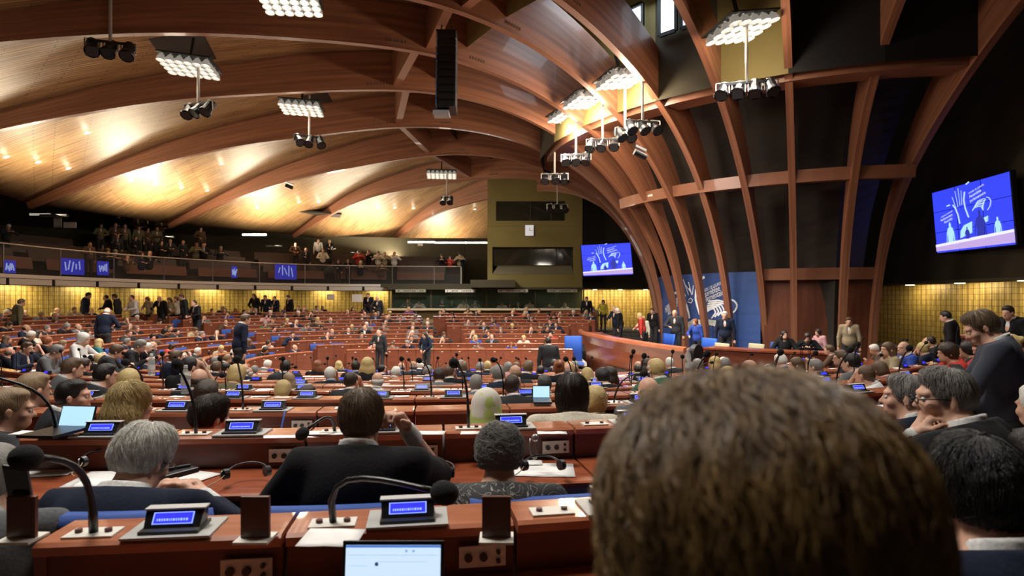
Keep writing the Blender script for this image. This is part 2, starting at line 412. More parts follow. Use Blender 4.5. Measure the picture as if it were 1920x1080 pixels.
def add_module(b,k,s0,s1,prof,u=1):
    n=2 if (s1-s0)>.4 and Rk(k)<9 else 1
    pts=[]
    m=len(prof)
    for q in range(n+1):
        s=s0+(s1-s0)*q/n
        for (t,z) in prof:
            x,y,o=path(k,s,-t); pts.append((x,y,z))
    fs=[(q*m+a,q*m+(a+1)%m,(q+1)*m+(a+1)%m,(q+1)*m+a) for q in range(n) for a in range(m)]
    fs+=[tuple(range(m-1,-1,-1)),tuple(n*m+a for a in range(m))]
    b.add(pts,fs)
g_=.006
DESKS=[]
for k in range(12):
    base=S0.get(k,-1.3+.17*k)-ck(k)
    R=Rk(k);a=ak(k); smin=-(a+PI*R+2*a+R*.9); smax=a+R*1.35
    n0=int((smin-base)/.6); n1=int((smax-base)/.6)
    runs=[];cur=[]
    for n in range(n0,n1+1):
        s=base+n*.6; x,y,o=path(k,s+.3,0)
        ok=allowed(k,x,y) and y>-1.0
        vis = y>.5 and -1.05<((x/y)*FP/960 if y>0 else 9)<1.15
        if ok and not vis and len(cur)==0: ok=False
        if ok and not vis and cur and not cur[-1][1]: ok=False
        if ok: cur.append((s,vis))
        elif cur: runs.append(cur);cur=[]
    if cur: runs.append(cur)
    for run in runs:
        while run and not run[-1][1] and len(run)>1: run.pop()
        if len(run)<2: continue
        xm,ym,om=path(k,run[len(run)//2][0]); z=zk(k)
        root=thing('desk_row','x','desk',(0,0,0))
        root['_k']=k
        zt=z-.14; fl=fk(min(k+1,11)) if k<11 else -2.65
        T=MB();Lg=MB();F=MB();Rr=MB()
        near=math.hypot(xm,ym)<6
        for (s,_) in run:
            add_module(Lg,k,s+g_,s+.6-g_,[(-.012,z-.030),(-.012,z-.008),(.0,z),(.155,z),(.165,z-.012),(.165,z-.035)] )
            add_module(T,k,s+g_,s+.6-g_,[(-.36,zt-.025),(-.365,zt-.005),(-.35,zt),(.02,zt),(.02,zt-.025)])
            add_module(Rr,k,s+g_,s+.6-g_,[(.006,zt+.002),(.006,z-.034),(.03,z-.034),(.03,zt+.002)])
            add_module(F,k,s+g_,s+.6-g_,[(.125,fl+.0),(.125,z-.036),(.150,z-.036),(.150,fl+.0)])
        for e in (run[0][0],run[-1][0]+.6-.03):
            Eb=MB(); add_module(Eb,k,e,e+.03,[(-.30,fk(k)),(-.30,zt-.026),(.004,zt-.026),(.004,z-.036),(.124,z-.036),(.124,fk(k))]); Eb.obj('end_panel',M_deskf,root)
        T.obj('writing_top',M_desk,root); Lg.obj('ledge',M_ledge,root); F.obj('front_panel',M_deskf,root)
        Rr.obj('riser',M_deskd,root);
        DESKS.append((root,k,xm,ym,[s for s,_ in run]))
        for i,(s,_) in enumerate(run):
            x,y,o=path(k,s+.3); SEATS.append(dict(k=k,s=s,x=x,y=y,o=o,i=i,n=len(run),root=root,px=960+FP*x/max(y,.1)))
cnt={}
for root,k,xm,ym,ss in DESKS:
    sec=sector(xm,ym,k); key=(sec,k); cnt[key]=cnt.get(key,0)+1
    side=['','upper stretch of the ','lower stretch of the ','short stretch of the '][min(cnt[key]-1,3)]
    root['label']='red-brown wooden curved desk, %s%s, %s'%(side,sec,ROWN[k]); root['group']='curved desk rows of the chamber'; del root['_k']; root['sec']=sec if 0 else ''
    del root['sec']; root['_s']=0; del root['_s']
for st in SEATS: st['sec']=sector(st['x'],st['y'],st['k'])
# tiered floor
b=MB()
for k in range(12):
    ro=Rk(k)+1.15-.14 if k else Rk(k)+9
    ri=Rk(k)-.15
    N=72; vs=[]
    a=ak(k);cx=ck(k)
    for q in range(N):
        t=2*PI*q/N; c=cx+a*(1 if math.cos(t)>=0 else -1)
        vs.append((c+ri*math.cos(t),CY+ri*math.sin(t),fk(k)))
        vs.append((c+ro*math.cos(t),CY+ro*math.sin(t),fk(k)))
        vs.append((c+ri*math.cos(t),CY+ri*math.sin(t),fk(min(k+1,11)) if k<11 else -2.65))
    fs=[]
    for q in range(N):
        r=(q+1)%N; fs.append((q*3,q*3+1,r*3+1,r*3)); fs.append((q*3+2,q*3,r*3,r*3+2))
    b.add(vs,fs)
b.obj('floor',M_floor,kind='structure')
MB().quad((-10,8,-2.652),(12.4,8,-2.652),(12.4,27,-2.652),(-10,27,-2.652)).obj('floor_well',mat('well_carpet',(.30,.26,.22),.9,col2=(.24,.2,.17),scale=(30,30,30)),kind='structure')
# podium platform and its steps
pod=[(2.75,26.0),(2.95,21.5),(3.3,18.2),(4.2,14.9),(5.0,15.0),(6.9,13.1),(9.2,14.2),(12.5,14.2),(12.5,27.5)]
b=MB(); n=len(pod); b.add([(x,y,-2.1) for x,y in pod]+[(x,y,-2.66) for x,y in pod],[tuple(range(n))]+[(i,i+n,(i+1)%n+n,(i+1)%n) for i in range(n)])
b.obj('floor_podium',M_floor,kind='structure')
for i in range(3):
    MB().box((2.1-.3*i,22.6,-2.24-.14*i),(1.0,3.4,.13)).obj('floor_step',mat('pale_step',(.62,.58,.50),.7),kind='structure')

# ------------------------------------------------------------------ per-seat fittings
def con_mesh():
    c=MB(); c.box((0,.055,.008),(.145,.09,.012)); 
    c.hexa([Vector(p) for p in ((-.068,.03,.012),(.068,.03,.012),(-.068,.085,.012),(.068,.085,.012),(-.072,.058,.054),(.072,.058,.054),(-.072,.085,.054),(.072,.085,.054))])
    return c.mesh('display_console')
ME_con=con_mesh(); ME_con.materials.append(M_blkpl)
def _scr():
    n=Vector((0,-.058,.022)).normalized(); a=MB(); 
    P=lambda x,h: Vector((x,.030+.028*h-.0015,.012+.042*h))
    a.quad(P(-.048,.30),P(.048,.30),P(.048,.86),P(-.048,.86)); m1=a.mesh('screen'); m1.materials.append(M_scr)
    P2=lambda x,h: Vector((x,.030+.028*h-.003,.012+.042*h))
    b2=MB()
    for x0,x1,h0,h1 in ((-.05,.05,.84,.88),(-.05,.05,.28,.32),(-.05,-.047,.3,.86),(.047,.05,.3,.86)): b2.quad(P2(x0,h0),P2(x1,h0),P2(x1,h1),P2(x0,h1))
    r=random.Random(3); x=-.04
    while x<.036:
        w=r.uniform(.002,.006); b2.quad(P2(x,.44),P2(x+w,.44),P2(x+w,.56),P2(x,.56)); x+=w+.0022
    m2=b2.mesh('screen_text'); m2.materials.append(M_scr2); return m1,m2
ME_scr,ME_txt=_scr()
ME_cb=MB().box((0,.06,.003),(.215,.135,.006)).mesh('mounting_plate'); ME_cb.materials.append(mat('grey_plate',(.42,.42,.40),.45))
ME_cap=MB().box((0,.070,.056),(.15,.032,.004)).mesh('visor'); ME_cap.materials.append(mat('grey_visor',(.55,.55,.53),.4))
ME_mb=MB().box((0,.05,.003),(.12,.065,.005)).mesh('microphone_plate'); ME_mb.materials.append(M_label)
def knobs():
    return MB().tube([(0,.05,.005),(0,.05,.014)],.009,10).mesh('button')
ME_kn=knobs(); ME_kn.materials.append(mat('dark_red_button',(.09,.015,.012),.4))
def stem_mesh(pts,r0=.0055,foam=.023,ff=1.5):
    b=MB(); b.tube(pts,[r0*1.3]*2+[r0]*(len(pts)-2),8); m=b.mesh('microphone_stem',True); m.materials.append(M_blkpl)
    p=Vector(pts[-1]); d=(Vector(pts[-1])-Vector(pts[-2])).normalized(); M=Matrix.Translation(p+d*.02)@d.to_track_quat('Z','Y').to_matrix().to_4x4()
    f=MB().ball((0,0,0),(foam,foam,foam*ff*.8),14,10,M); m2=f.mesh('microphone_foam',True); m2.materials.append(M_foam); return m,m2
def arc(*P,n=8):
    P=[Vector(p) for p in P]; out=[]
    for i in range(n+1):
        t=i/n; Q=P[:]
        while len(Q)>1: Q=[Q[j].lerp(Q[j+1],t) for j in range(len(Q)-1)]
        out.append(Q[0])
    return out
STEMS=[stem_mesh(arc((0,.05,0),(0,.05,.17),(.0,.02,.24),(.02,-.03,.31))), stem_mesh(arc((0,.05,0),(0,.06,.20),(-.02,.04,.27),(-.06,-.02,.30))),
       stem_mesh(arc((0,.05,0),(.01,.05,.14),(.09,.03,.20),(.17,0,.20))), stem_mesh(arc((0,.05,0),(0,.05,.20),(0,.05,.27),(.0,.02,.35)))]
def sock_mesh():
    b=MB().box((0,-.003,0),(.125,.006,.056)); m=b.mesh('socket_panel'); m.materials.append(M_label)
    c=MB().tube([(0,-.005,0),(0,-.016,0)],.011,10)
    m2=c.mesh('socket'); m2.materials.append(M_blkpl); return m,m2
ME_so,ME_so2=sock_mesh()
ME_np=MB().box((0,0,0),(.06,.006,.022)).mesh('number_plate'); ME_np.materials.append(M_label)
def child(me,parent,x,y,z,rz,name=None,**kw):
    o=bpy.data.objects.new(name or me.name,me); LINK(o); o.parent=parent; o.location=(x,y,z); o.rotation_euler=(0,0,rz); return meta(o,**kw)
def sub(me,parent,name=None):
    o=bpy.data.objects.new(name or me.name,me); LINK(o); o.parent=parent; return o
def knob2(mi):
    for x in(-.036,.036): sub(ME_kn,mi).location=(x,0,0)
RNG=random.Random(11)
for st in SEATS:
    k=st['k'];s=st['s'];z=zk(k)
    dist=math.hypot(st['x'],st['y']-0)
    def loc(ds,off=0.):
        x,y,o=path(k,s+ds,off); return x,y,math.atan2(o[1],o[0])+PI/2     # local +y points to the well
    facing = -(st['o'][1])                                               # >0: the seat side looks at the camera
    st['mic']=st['con']=None
    # +s runs anticlockwise seen from above
    if st['px']<-150 or st['px']>2080: continue
    if dist<17 and (dist<3 or RNG.random()<.72):
        x,y,rz=loc(.52*.6); co=child(ME_con,st['root'],x,y,z,rz,name='display_console'); sub(ME_scr,co)
        if dist<8: sub(ME_txt,co); sub(ME_cb,co); sub(ME_cap,co)
        st['con']=co
        x,y,rz=loc(.19*.6); mi=child(ME_mb,st['root'],x,y,z,rz,name='microphone')
        v=RNG.choice(STEMS)
        if dist<1.9:
            if abs(x+1.15)<.2: v=stem_mesh(arc((0,.05,0),(0,.05,.16),(-.01,.0,.21),(-.045,-.10,.235)),.0085,.030)
            elif abs(x+.48)<.2: v=stem_mesh(arc((0,.05,0),(-.03,.05,.15),(.06,.02,.15),(.20,-.05,.125),(.275,-.09,.12)),.0075,.031)
        if k==0 and x>-.2: 
            knob2(mi); continue
        if k==1:
            v={0:stem_mesh(arc((0,.05,0),(0,.05,.16),(-.06,.03,.22),(-.24,-.02,.27)),.006,.024),1:stem_mesh(arc((0,.05,0),(0,.05,.12),(-.02,.05,.20),(-.065,.04,.29)),.006,.024),2:stem_mesh(arc((0,.05,0),(0,.04,.10),(-.03,-.02,.09),(-.10,-.05,.03)),.006,.026)}.get({-1:0,0:0,1:1,2:2}.get(int((x+2.4)//.6),9)) or STEMS[1]
            if x>-.1: knob2(mi); continue
        if k>1 and RNG.random()<.3: continue
        s1=sub(v[0],mi); s2=sub(v[1],mi)
        if dist<8: knob2(mi)
        r_=RNG.uniform(-.5,.5) if k>1 else 0
        s1.rotation_euler=s2.rotation_euler=(0,0,r_)
    if dist<9 and facing>.2:
        x,y,rz=loc(.85*.6,.0065); so=child(ME_so,st['root'],x,y,z-.085,rz); 
        for x_,z_,c_ in((-.038,0,1),(.002,0,1),(.042,-.012,.55),(.042,.012,.55)): q_=sub(ME_so2,so,'socket'); q_.location=(x_,0,z_); q_.scale=(c_,1,c_)
    if facing<.35:
        x,y,rz=loc(.5*.6,-.154); child(ME_np,st['root'],x,y,z-.10,rz)

# card holders on the nearest ledge
hb=MB().box((0,0,.055),(.072,.012,.11)); ME_hold=hb.mesh('upright_board'); ME_hold.materials.append(M_wall_w)
for u,lab in ((45,'small upright dark wooden card holder on the near desk, leftmost'),(481,'small upright dark wooden card holder right of the black-haired console light'),(931,'small upright dark wooden card holder in front of the patterned jacket')):
    lab=lab.replace('right of the black-haired console light','behind the white-haired man')
    x=(u-960)/FP*1.51; t=thing('card_holder',lab,'card holder',(x,1.505,zk(0)),0,'wooden card holders on the near ledge')
    MB().box((0,0,.004),(.085,.07,.006)).obj('base',M_label,t); o=sub(ME_hold,t); bevel(o,.002)

# ------------------------------------------------------------------ gallery
GZ=.86
def strip(P,z0,z1,m,name,**kw):
    b=MB(); L=0
    vs=[];uv=[]
    for i,p in enumerate(P):
        if i: L+=math.dist(P[i-1],p)
        vs+=[(p[0],p[1],z0),(p[0],p[1],z1)]; uv+=[(L,z0),(L,z1)]
    b.add(vs,[(i*2,i*2+2,i*2+3,i*2+1) for i in range(len(P)-1)],uv); return b.obj(name,m,**kw)
def slab(P0,P1,z0,z1,m,name,**kw):
    b=MB();n=len(P0)
    vs=[]
    for a,c in zip(P0,P1): vs+=[(a[0],a[1],z0),(a[0],a[1],z1),(c[0],c[1],z0),(c[0],c[1],z1)]
    fs=[]
    for i in range(n-1):
        q=i*4;r=q+4; fs+=[(q,r,r+1,q+1),(q+1,r+1,r+3,q+3),(q+3,r+3,r+2,q+2),(q+2,r+2,r,q)]
    fs+=[(0,1,3,2),((n-1)*4+0,(n-1)*4+2,(n-1)*4+3,(n-1)*4+1)]
    b.add(vs,fs); return b.obj(name,m,**kw)
slab(offs(G,.03),offs(G,2.2),GZ-.22,GZ,M_olivd,'floor_gallery',kind='structure')
M_gold=mat('gold_panel',(.50,.36,.10),.42,metal=.35)
def gold_mat():
    m=mat('gold_slats',(.50,.36,.10),.42,metal=.3); nt=m.node_tree;N=nt.nodes;L=nt.links;b=N['Principled BSDF']
    tc=N.new('ShaderNodeTexCoord'); mp=N.new('ShaderNodeMapping'); mp.inputs['Scale'].default_value=(1,1,1); L.new(tc.outputs['UV'],mp.inputs[0])
    w=N.new('ShaderNodeTexWave'); w.wave_type='BANDS'; w.bands_direction='X'; w.inputs['Scale'].default_value=1.4; w.inputs['Distortion'].default_value=.3; L.new(mp.outputs[0],w.inputs[0])
    n=N.new('ShaderNodeTexNoise'); n.inputs['Scale'].default_value=6; mp2=N.new('ShaderNodeMapping'); mp2.inputs['Scale'].default_value=(1,4,1); L.new(tc.outputs['UV'],mp2.inputs[0]); L.new(mp2.outputs[0],n.inputs[0])
    br=N.new('ShaderNodeTexBrick'); br.inputs['Scale'].default_value=1; br.inputs['Brick Width'].default_value=.085; br.inputs['Row Height'].default_value=.17; br.inputs['Mortar Size'].default_value=.011
    br.inputs['Color1'].default_value=(.60,.44,.13,1); br.inputs['Color2'].default_value=(.42,.29,.07,1); br.inputs['Mortar'].default_value=(.26,.17,.05,1); br.offset=0; L.new(mp.outputs[0],br.inputs[0])
    cr=N.new('ShaderNodeValToRGB'); cr.color_ramp.elements[0].position=.0; cr.color_ramp.elements[0].color=(.55,.5,.4,1); cr.color_ramp.elements[1].position=.4
    L.new(w.outputs['Fac'],cr.inputs[0]); mx=N.new('ShaderNodeMixRGB'); mx.blend_type='MULTIPLY'; mx.inputs[0].default_value=1; L.new(br.outputs[0],mx.inputs[1]); L.new(cr.outputs[0],mx.inputs[2]); L.new(mx.outputs[0],b.inputs['Base Color'])
    return m
M_gold=gold_mat()
gw=offs(G,1.9)
strip([p for p in gw if p[1]>10],fk(0)-.1,GZ-.22,M_gold,'wall_left',kind='structure')
# white edge and fascia panels under it
slab(offs(G,-.05),offs(G,.03),GZ-.10,GZ+.03,mat('gallery_edge',(.82,.80,.74),.5),'trim_1',kind='structure')
Lg=[0]
for i in range(1,len(G)): Lg.append(Lg[-1]+math.dist(G[i-1],G[i]))
def gpos(L,off=0.):
    L=max(0,min(Lg[-1]-1e-6,L)); i=max(j for j in range(len(Lg)) if Lg[j]<=L); i=min(i,len(G)-2)
    t=(L-Lg[i])/(Lg[i+1]-Lg[i]); a=Vector(G[i]);b=Vector(G[i+1]); p=a.lerp(b,t); d=(b-a).normalized(); n=Vector((-d.y,d.x)); return p+n*off,d,n
L0=[Lg[i] for i in range(len(G)) if G[i][1]>16][0]
Lp=L0; q=0
while Lp<Lg[-1]-4.2:
    b=MB(); 
    for dz0,dz1,m_ in ((GZ-.30,GZ-.12,0),):
        p0,d,n=gpos(Lp+.07,-.03); p1,_,_=gpos(Lp+1.83,-.03); pm,_,_=gpos(Lp+.95,-.03)
        v=[]
        for z in (GZ-.33,GZ-.12): 
            v+=[(p0.x,p0.y,z),(p1.x,p1.y,z),(p0.x+n.x*.1,p0.y+n.y*.1,z),(p1.x+n.x*.1,p1.y+n.y*.1,z)]
        b.hexa([Vector(x) for x in v])
    b.obj('fascia_panel',mat('fascia_grey',(.72,.71,.66),.5),label='pale grey fascia panel under the gallery edge, %s from the left'%['first','second','third','fourth','fifth','sixth','seventh','eighth','ninth','tenth','eleventh','twelfth','thirteenth','fourteenth','fifteenth','sixteenth','seventeenth'][q],cat='panel',group='fascia panels under the gallery')
    Lp+=1.9; q+=1
strip(offs(G,-.01),GZ-.36,GZ-.1,M_black,'trim_2',kind='structure')
# railing
a=rp(0,NT-1).lerp(rp(12,NT-1),.45); dd=Vector((a.x-PX,a.y-PY,0)).normalized(); p=a-dd*2.4+Vector((0,0,-.7)); light('cove_light','AREA',p,450,(1,.86,.62),2.2,a-dd*3.4+Vector((0,0,3)),size_y=.5)
rt=thing('gallery_railing','long glass railing with pale steel handrail along the gallery edge','railing')
MB().tube([(p[0],p[1],GZ+1.05) for p in offs(G,.04)],.028,8).obj('handrail',mat('pale_steel',(.55,.53,.48),.35,metal=.4),rt,smooth=True)
Lp=L0-1
while Lp<Lg[-1]:
    p,d,n=gpos(Lp,.04); MB().box((p.x,p.y,GZ+.52),(.035,.035,1.04)).obj('post',M_steel,rt); Lp+=2.35
p,d,n=gpos(Lg[-1]-.01,.04); MB().box((p.x,p.y,GZ+.52),(.05,.05,1.04)).obj('post',mat('pale_steel',()),rt)
mg=mat('rail_glass',(.9,.95,.95),.05,alpha=.03)
strip(offs(G,.04),GZ+.05,GZ+1.0,mg,'glass_pane',parent=rt) if False else None
o=strip(offs(G,.05),GZ+.05,GZ+1.0,mg,'glass_pane'); o.parent=rt
# tiers, back wall and low ceiling of the gallery
TI=[(1.5,GZ),(2.4,GZ+.38),(3.3,GZ+.76),(4.2,GZ+1.15),(5.1,GZ+1.55),(6.0,GZ+1.95)]
for i,(o_,z) in enumerate(TI):
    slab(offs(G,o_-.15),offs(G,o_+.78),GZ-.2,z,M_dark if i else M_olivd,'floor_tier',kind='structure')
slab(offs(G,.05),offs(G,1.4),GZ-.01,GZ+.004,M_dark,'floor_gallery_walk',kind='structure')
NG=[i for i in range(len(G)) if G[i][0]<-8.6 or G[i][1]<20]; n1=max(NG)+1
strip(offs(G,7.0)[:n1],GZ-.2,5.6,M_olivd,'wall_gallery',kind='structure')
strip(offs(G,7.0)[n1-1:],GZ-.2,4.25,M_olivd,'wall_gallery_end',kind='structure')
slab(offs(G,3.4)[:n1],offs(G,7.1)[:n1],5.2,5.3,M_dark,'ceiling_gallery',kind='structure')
# bulkhead closing the gap between the roof feet and the gallery ceiling
b=MB()
for i in range(11):
    a=rp(i,NT-1,.12);c=rp(i+1,NT-1,.12)
    dd=Vector((a.x-PX,a.y-PY,0)).normalized()*.25; de=Vector((c.x-PX,c.y-PY,0)).normalized()*.25
    b.quad(a+dd+Vector((0,0,.3)),c+de+Vector((0,0,.3)),c+de*12+Vector((0,0,1.4)),a+dd*12+Vector((0,0,1.4)))
b.obj('ceiling_back',M_dark,kind='structure')
# lights washing the roof from the gallery back, tubes under the low ceiling
cove=[]
for i in range(0,6):
    for s in ((.5,) if i else (.3,.7)):
        a=rp(i,NT-1).lerp(rp(i+1,NT-1),s); dd=Vector((a.x-PX,a.y-PY,0)).normalized()
        p=a-dd*2.6+Vector((0,0,-.75)); tgt=a-dd*3.6+Vector((0,0,3))
        light('cove_light','AREA',p,(560,560,600,260,60,20)[i]*(.6 if i==0 else 1),(1,.86,.62),2.6,tgt,size_y=.5)
        MB().box(p+Vector((0,0,-.06)),(.9,.12,.08)).obj('uplight_housing',M_black,label='black uplight housing hung below the roof edge, '+['right of the tower rib','beside the tower','left of the middle rib','over the gallery centre','over the gallery left end','off to the left','far left'][i] if s!=.3 else 'black uplight housing hung below the roof edge, nearest the clock tower',cat='light')
# ceiling over the under-gallery corridor with washer lights on the gold wall
for j,Lp in enumerate(np.arange(L0+1,Lg[-1]-3.2,2.6)):
    p,d,n=gpos(float(Lp),1.25); light('wall_washer','AREA',(p.x,p.y,GZ-.30),38,(1,.84,.50),.9,(p.x+n.x*.6,p.y+n.y*.6,-1.2),size_y=.3)
# ------------------------------------------------------------------ clock tower, booths, far wall
TY=33.0
def X(u,d): return (u-960)/FP*d
def Z(v,d): return (HZ-v)/FP*d
x0,x1=X(914,TY),X(1092,TY)
zb,zt=Z(540,TY),7.2
b=MB(); ya=TY
wz=[(Z(497,TY),Z(463,TY),X(930,TY),X(1075,TY)),(Z(414,TY),Z(377,TY),X(930,TY),X(1060,TY))]
# wall pieces round the two window openings
def wallrect(b,xa,xb,za,zc,y,t=.25): b.box(((xa+xb)/2,y+t/2,(za+zc)/2),(xb-xa,t,zc-za))
(w0,w1,wx0,wx1),(v0,v1,vx0,vx1)=wz
sz=Z(514,TY)
wallrect(b,x0,x1,zb,sz,ya); wallrect(b,x0,wx0-.2,sz,w1,ya); wallrect(b,wx1,x1,sz,w1,ya); wallrect(b,x0,x1,w1,v0,ya); wallrect(b,x0,vx0,v0,v1,ya); wallrect(b,vx1,x1,v0,v1,ya); wallrect(b,x0,x1,v1,zt,ya)
b.box((x0+.12,TY+2,(zb+zt)/2),(.24,3.6,zt-zb)); b.box((x1-.12,TY+2,(zb+zt)/2),(.24,3.6,zt-zb)); b.box(((x0+x1)/2,TY+2,zb+.1),(x1-x0-.5,3.5,.2))
b.box(((x0+x1)/2,TY-.03,v0-.28),(x1-x0,.08,.06))
b.obj('wall_tower',M_olive,kind='structure')
MB().quad((wx0-.2,TY-.02,sz),(wx1,TY-.02,sz),(wx1-.05,TY+.5,w0),(wx0+.1,TY+.5,w0)).obj('trim_3',mat('grey_sill',(.17,.15,.10),.6),kind='structure')
for n,(za,zc,xa,xb,yy) in enumerate(((w0,w1,wx0-.2,wx1,TY+.5),(v0,v1,vx0,vx1,TY+.12))):
    f=MB(); 
    for xx in (xa+.02,xa+(xb-xa)*.5,xa+(xb-xa)*.8,xb-.02): f.box((xx,yy-.02,(za+zc)/2),(.05,.05,zc-za))
    f.box(((xa+xb)/2,yy-.02,za),(xb-xa,.05,.05)); f.box(((xa+xb)/2,yy-.02,zc),(xb-xa,.05,.05))
    o=f.obj('window_%d'%(5+n),M_olivd,kind='structure')
    MB().quad((xa,yy,za),(xb,yy,za),(xb,yy+.02,zc),(xa,yy+.02,zc)).obj('window_pane',M_glass,o)
    r=MB().box(((xa+xb)/2,yy+1.1,(za+zc)/2),(xb-xa,.05,zc-za+.3)); r.obj('wall_booth_%d'%n,M_black,kind='structure')
# clock
cx,cz=X(993,TY-.05),Z(432,TY-.05)
ck_=thing('wall_clock','square white wall clock with black hands on the olive tower','clock',(cx,TY-.06,cz))
cb=MB().box((0,.02,0),(.50,.07,.62)).obj('case',M_blkpl,ck_); bevel(cb,.02)
MB().box((-.01,-.02,.0),(.46,.02,.58)).obj('face',mat('clock_face',(.85,.85,.9),.4,emit=(.75,.77,.9),es=.35),ck_)
h=MB(); h.box((.08,-.035,.01),(.17,.008,.022)); h.box((.0,-.035,.07),(.018,.008,.16)); h.obj('hand',M_black,ck_)
tk=MB()
for i in range(12):
    a=i*PI/6; tk.box((.19*math.sin(a),-.032,.21*math.cos(a)),(.018,.005,.018))
tk.obj('hour_mark',M_black,ck_)
# video screen builder: 3x3 wall showing the podium
def strokes():
    """white shapes of the backdrop in a 0..1 x 0..1 frame (x right, y up): list of polylines with width"""
    S=[]
    for i,(xa,xb,yt,yb) in enumerate(((.30,.345,.80,.58),(.345,.37,.90,.60),(.39,.40,.93,.62),(.43,.425,.88,.62))): S.append(([(xa,yt),(xb,yb)],.006))
    S.append(([(.30,.66),(.335,.58),(.36,.46),(.375,.30)],.016)); S.append(([(.475,.84),(.455,.70),(.465,.55),(.50,.38)],.016))
    for q in range(6):
        y=.50+.022*q; S.append(([(.55+.012*q,y-.02),(.58+.012*q,y+.02),(.63+.015*q,y+.035),(.67+.012*q,y+.02),(.69,y-.05)],.009))
    S.append(([(.74,.66),(.77,.64),(.79,.58),(.775,.50),(.74,.44)],.009))
    S.append(([(.50,.96),(.545,.99)],.018)); S.append(([(.21,.66),(.26,.67)],.018))
    return S
def ribbon(b,pl,w,P):
    for i in range(len(pl)-1):
        a=Vector(pl[i]);c=Vector(pl[i+1]); d=(c-a).normalized(); n=Vector((-d.y,d.x))*w/2
        b.quad(P(*(a-n)),P(*(c-n)),P(*(c+n)),P(*(a+n)))
def vscreen(corners,label):
    """corners tl,tr,br,bl"""
    tl,tr,br,bl=[Vector(c) for c in corners]; br=tr+bl-tl; cen=(tl+br)/2
    nr=(tr-tl).cross(bl-tl).normalized()
    if nr.dot(cen)>0: nr=-nr              # toward the hall
    t=thing('video_wall',label,'screen',tuple(cen))
    L=lambda x,y,o=0.: (bl.lerp(br,x)).lerp(tl.lerp(tr,x),y)-cen+nr*o
    b=MB(); m=.012
    b.hexa([L(-m,-m,-.12),L(1+m,-m,-.12),L(-m,-m,-.005),L(1+m,-m,-.005),L(-m,1+m,-.12),L(1+m,1+m,-.12),L(-m,1+m,-.005),L(1+m,1+m,-.005)])
    b.obj('housing',M_black,t)
    E=lambda n,c,s: mat(n,(.02,.02,.02),.3,emit=c,es=s)
    mb=E('video_blue',(.035,.055,1.0),1.25)
    g=MB()
    for i in range(3):
        for j in range(3):
            e=.004; g.quad(L(i/3+e,j/3+e),L((i+1)/3-e,j/3+e),L((i+1)/3-e,(j+1)/3-e),L(i/3+e,(j+1)/3-e))
    g.obj('display',mb,t)
    P=lambda x,y: L(x,y,.012)
    w=MB()
    for pl,wd in strokes(): ribbon(w,[(x*.98,y*.86+.16) for x,y in pl],wd*1.1,P)
    w.obj('picture_lines',E('video_white',(.55,.75,1),1.1),t)
    w=MB(); w.add([P(0,.03),P(1,.03),P(1,.20),P(.5,.17),P(0,.13)],[(0,1,2,3,4)]); w.obj('picture_desk',E('video_pink',(.62,.45,.85),.95),t)
    P=lambda x,y: L(x,y,.016)
    w=MB(); w.add([P(0,.10),P(.5,.135),P(1,.175),P(1,.215),P(.5,.18),P(0,.14)],[(0,1,4,5),(1,2,3,4)]); w.obj('picture_desk_edge',E('video_pale',(.80,.78,1),1.15),t)
    def fig(x,y,s,dx=0.):                  # small standing figure on the screen: head and shoulders outline
        v=[(-.045,0),(-.04,.10),(-.055,.06),(-.065,.0),(-.075,.0),(-.06,.11),(-.04,.16),(-.015,.175),(-.016,.21),(0,.235),(.016,.21),(.015,.175),(.04,.16),(.06,.11),(.07,0),(.055,0),(.045,.09),(.04,0)]
        return [P(x+a*s+dx*c,y+c*s*1.6) for a,c in v]
    w=MB()
    for x,y,s in ((.23,.155,.85),(.83,.20,.6)):
        f=fig(x,y,s); w.add(f,[tuple(range(len(f)))])
    w.add([P(.36,.19),(P(.52,.25)),P(.53,.42),P(.42,.38),P(.37,.30)],[(0,1,2,3,4)]); w.add([P(.60,.33),P(.72,.38),P(.73,.46),P(.61,.42)],[(0,1,2,3)])
    w.obj('picture_figure_pale',E('video_cyan',(.45,.80,1),1.05),t)
    P=lambda x,y: L(x,y,.02)
    w=MB(); f=fig(.63,.19,1.05); w.add(f,[tuple(range(len(f)))]); f=fig(.46,.17,.5); w.add(f,[tuple(range(len(f)))])
    w.obj('picture_figure_dark',E('video_navy',(.03,.04,.42),1.0),t)
    tx=MB()
    for (s_,x,y,sz) in (("CONSEIL DE L'EUROPE",.615,.875,.034),("Assemblée",.60,.815,.062),("parlementaire",.625,.76,.062),("COUNCIL OF EUROPE",.20,.60,.030),("Parliamentary",.195,.55,.055),("Assembly",.215,.50,.055)):
        me=text_mesh(s_,1); ca=math.cos(.22);sa=math.sin(.22)
        vs=[P(x+(v.co.x*ca-v.co.y*sa)*sz*.58,y+(v.co.x*sa+v.co.y*ca)*sz) for v in me.vertices]; tx.add(vs,[tuple(p.vertices) for p in me.polygons])
    tx.obj('picture_text',E('video_text',(.75,.85,1),1.2),t)
    light('screen_light','AREA',cen+nr*.15,2.5,(.25,.3,1),1.6,cen+nr*3)
    return t
dn,df=15.6,19.0
vscreen([(X(1747,df*1.0),df,Z(362,df)),(X(1893,dn),dn,Z(321,dn)),(X(1912,dn),dn,Z(457,dn)),(X(1757,df),df,Z(475,df))],'large tilted blue video wall high on the right wall')
vscreen([at(1089,460,32.0),at(1182,455,31.2),at(1186,514,31.2),at(1094,518,32.0)],'blue video wall beside the olive clock tower')
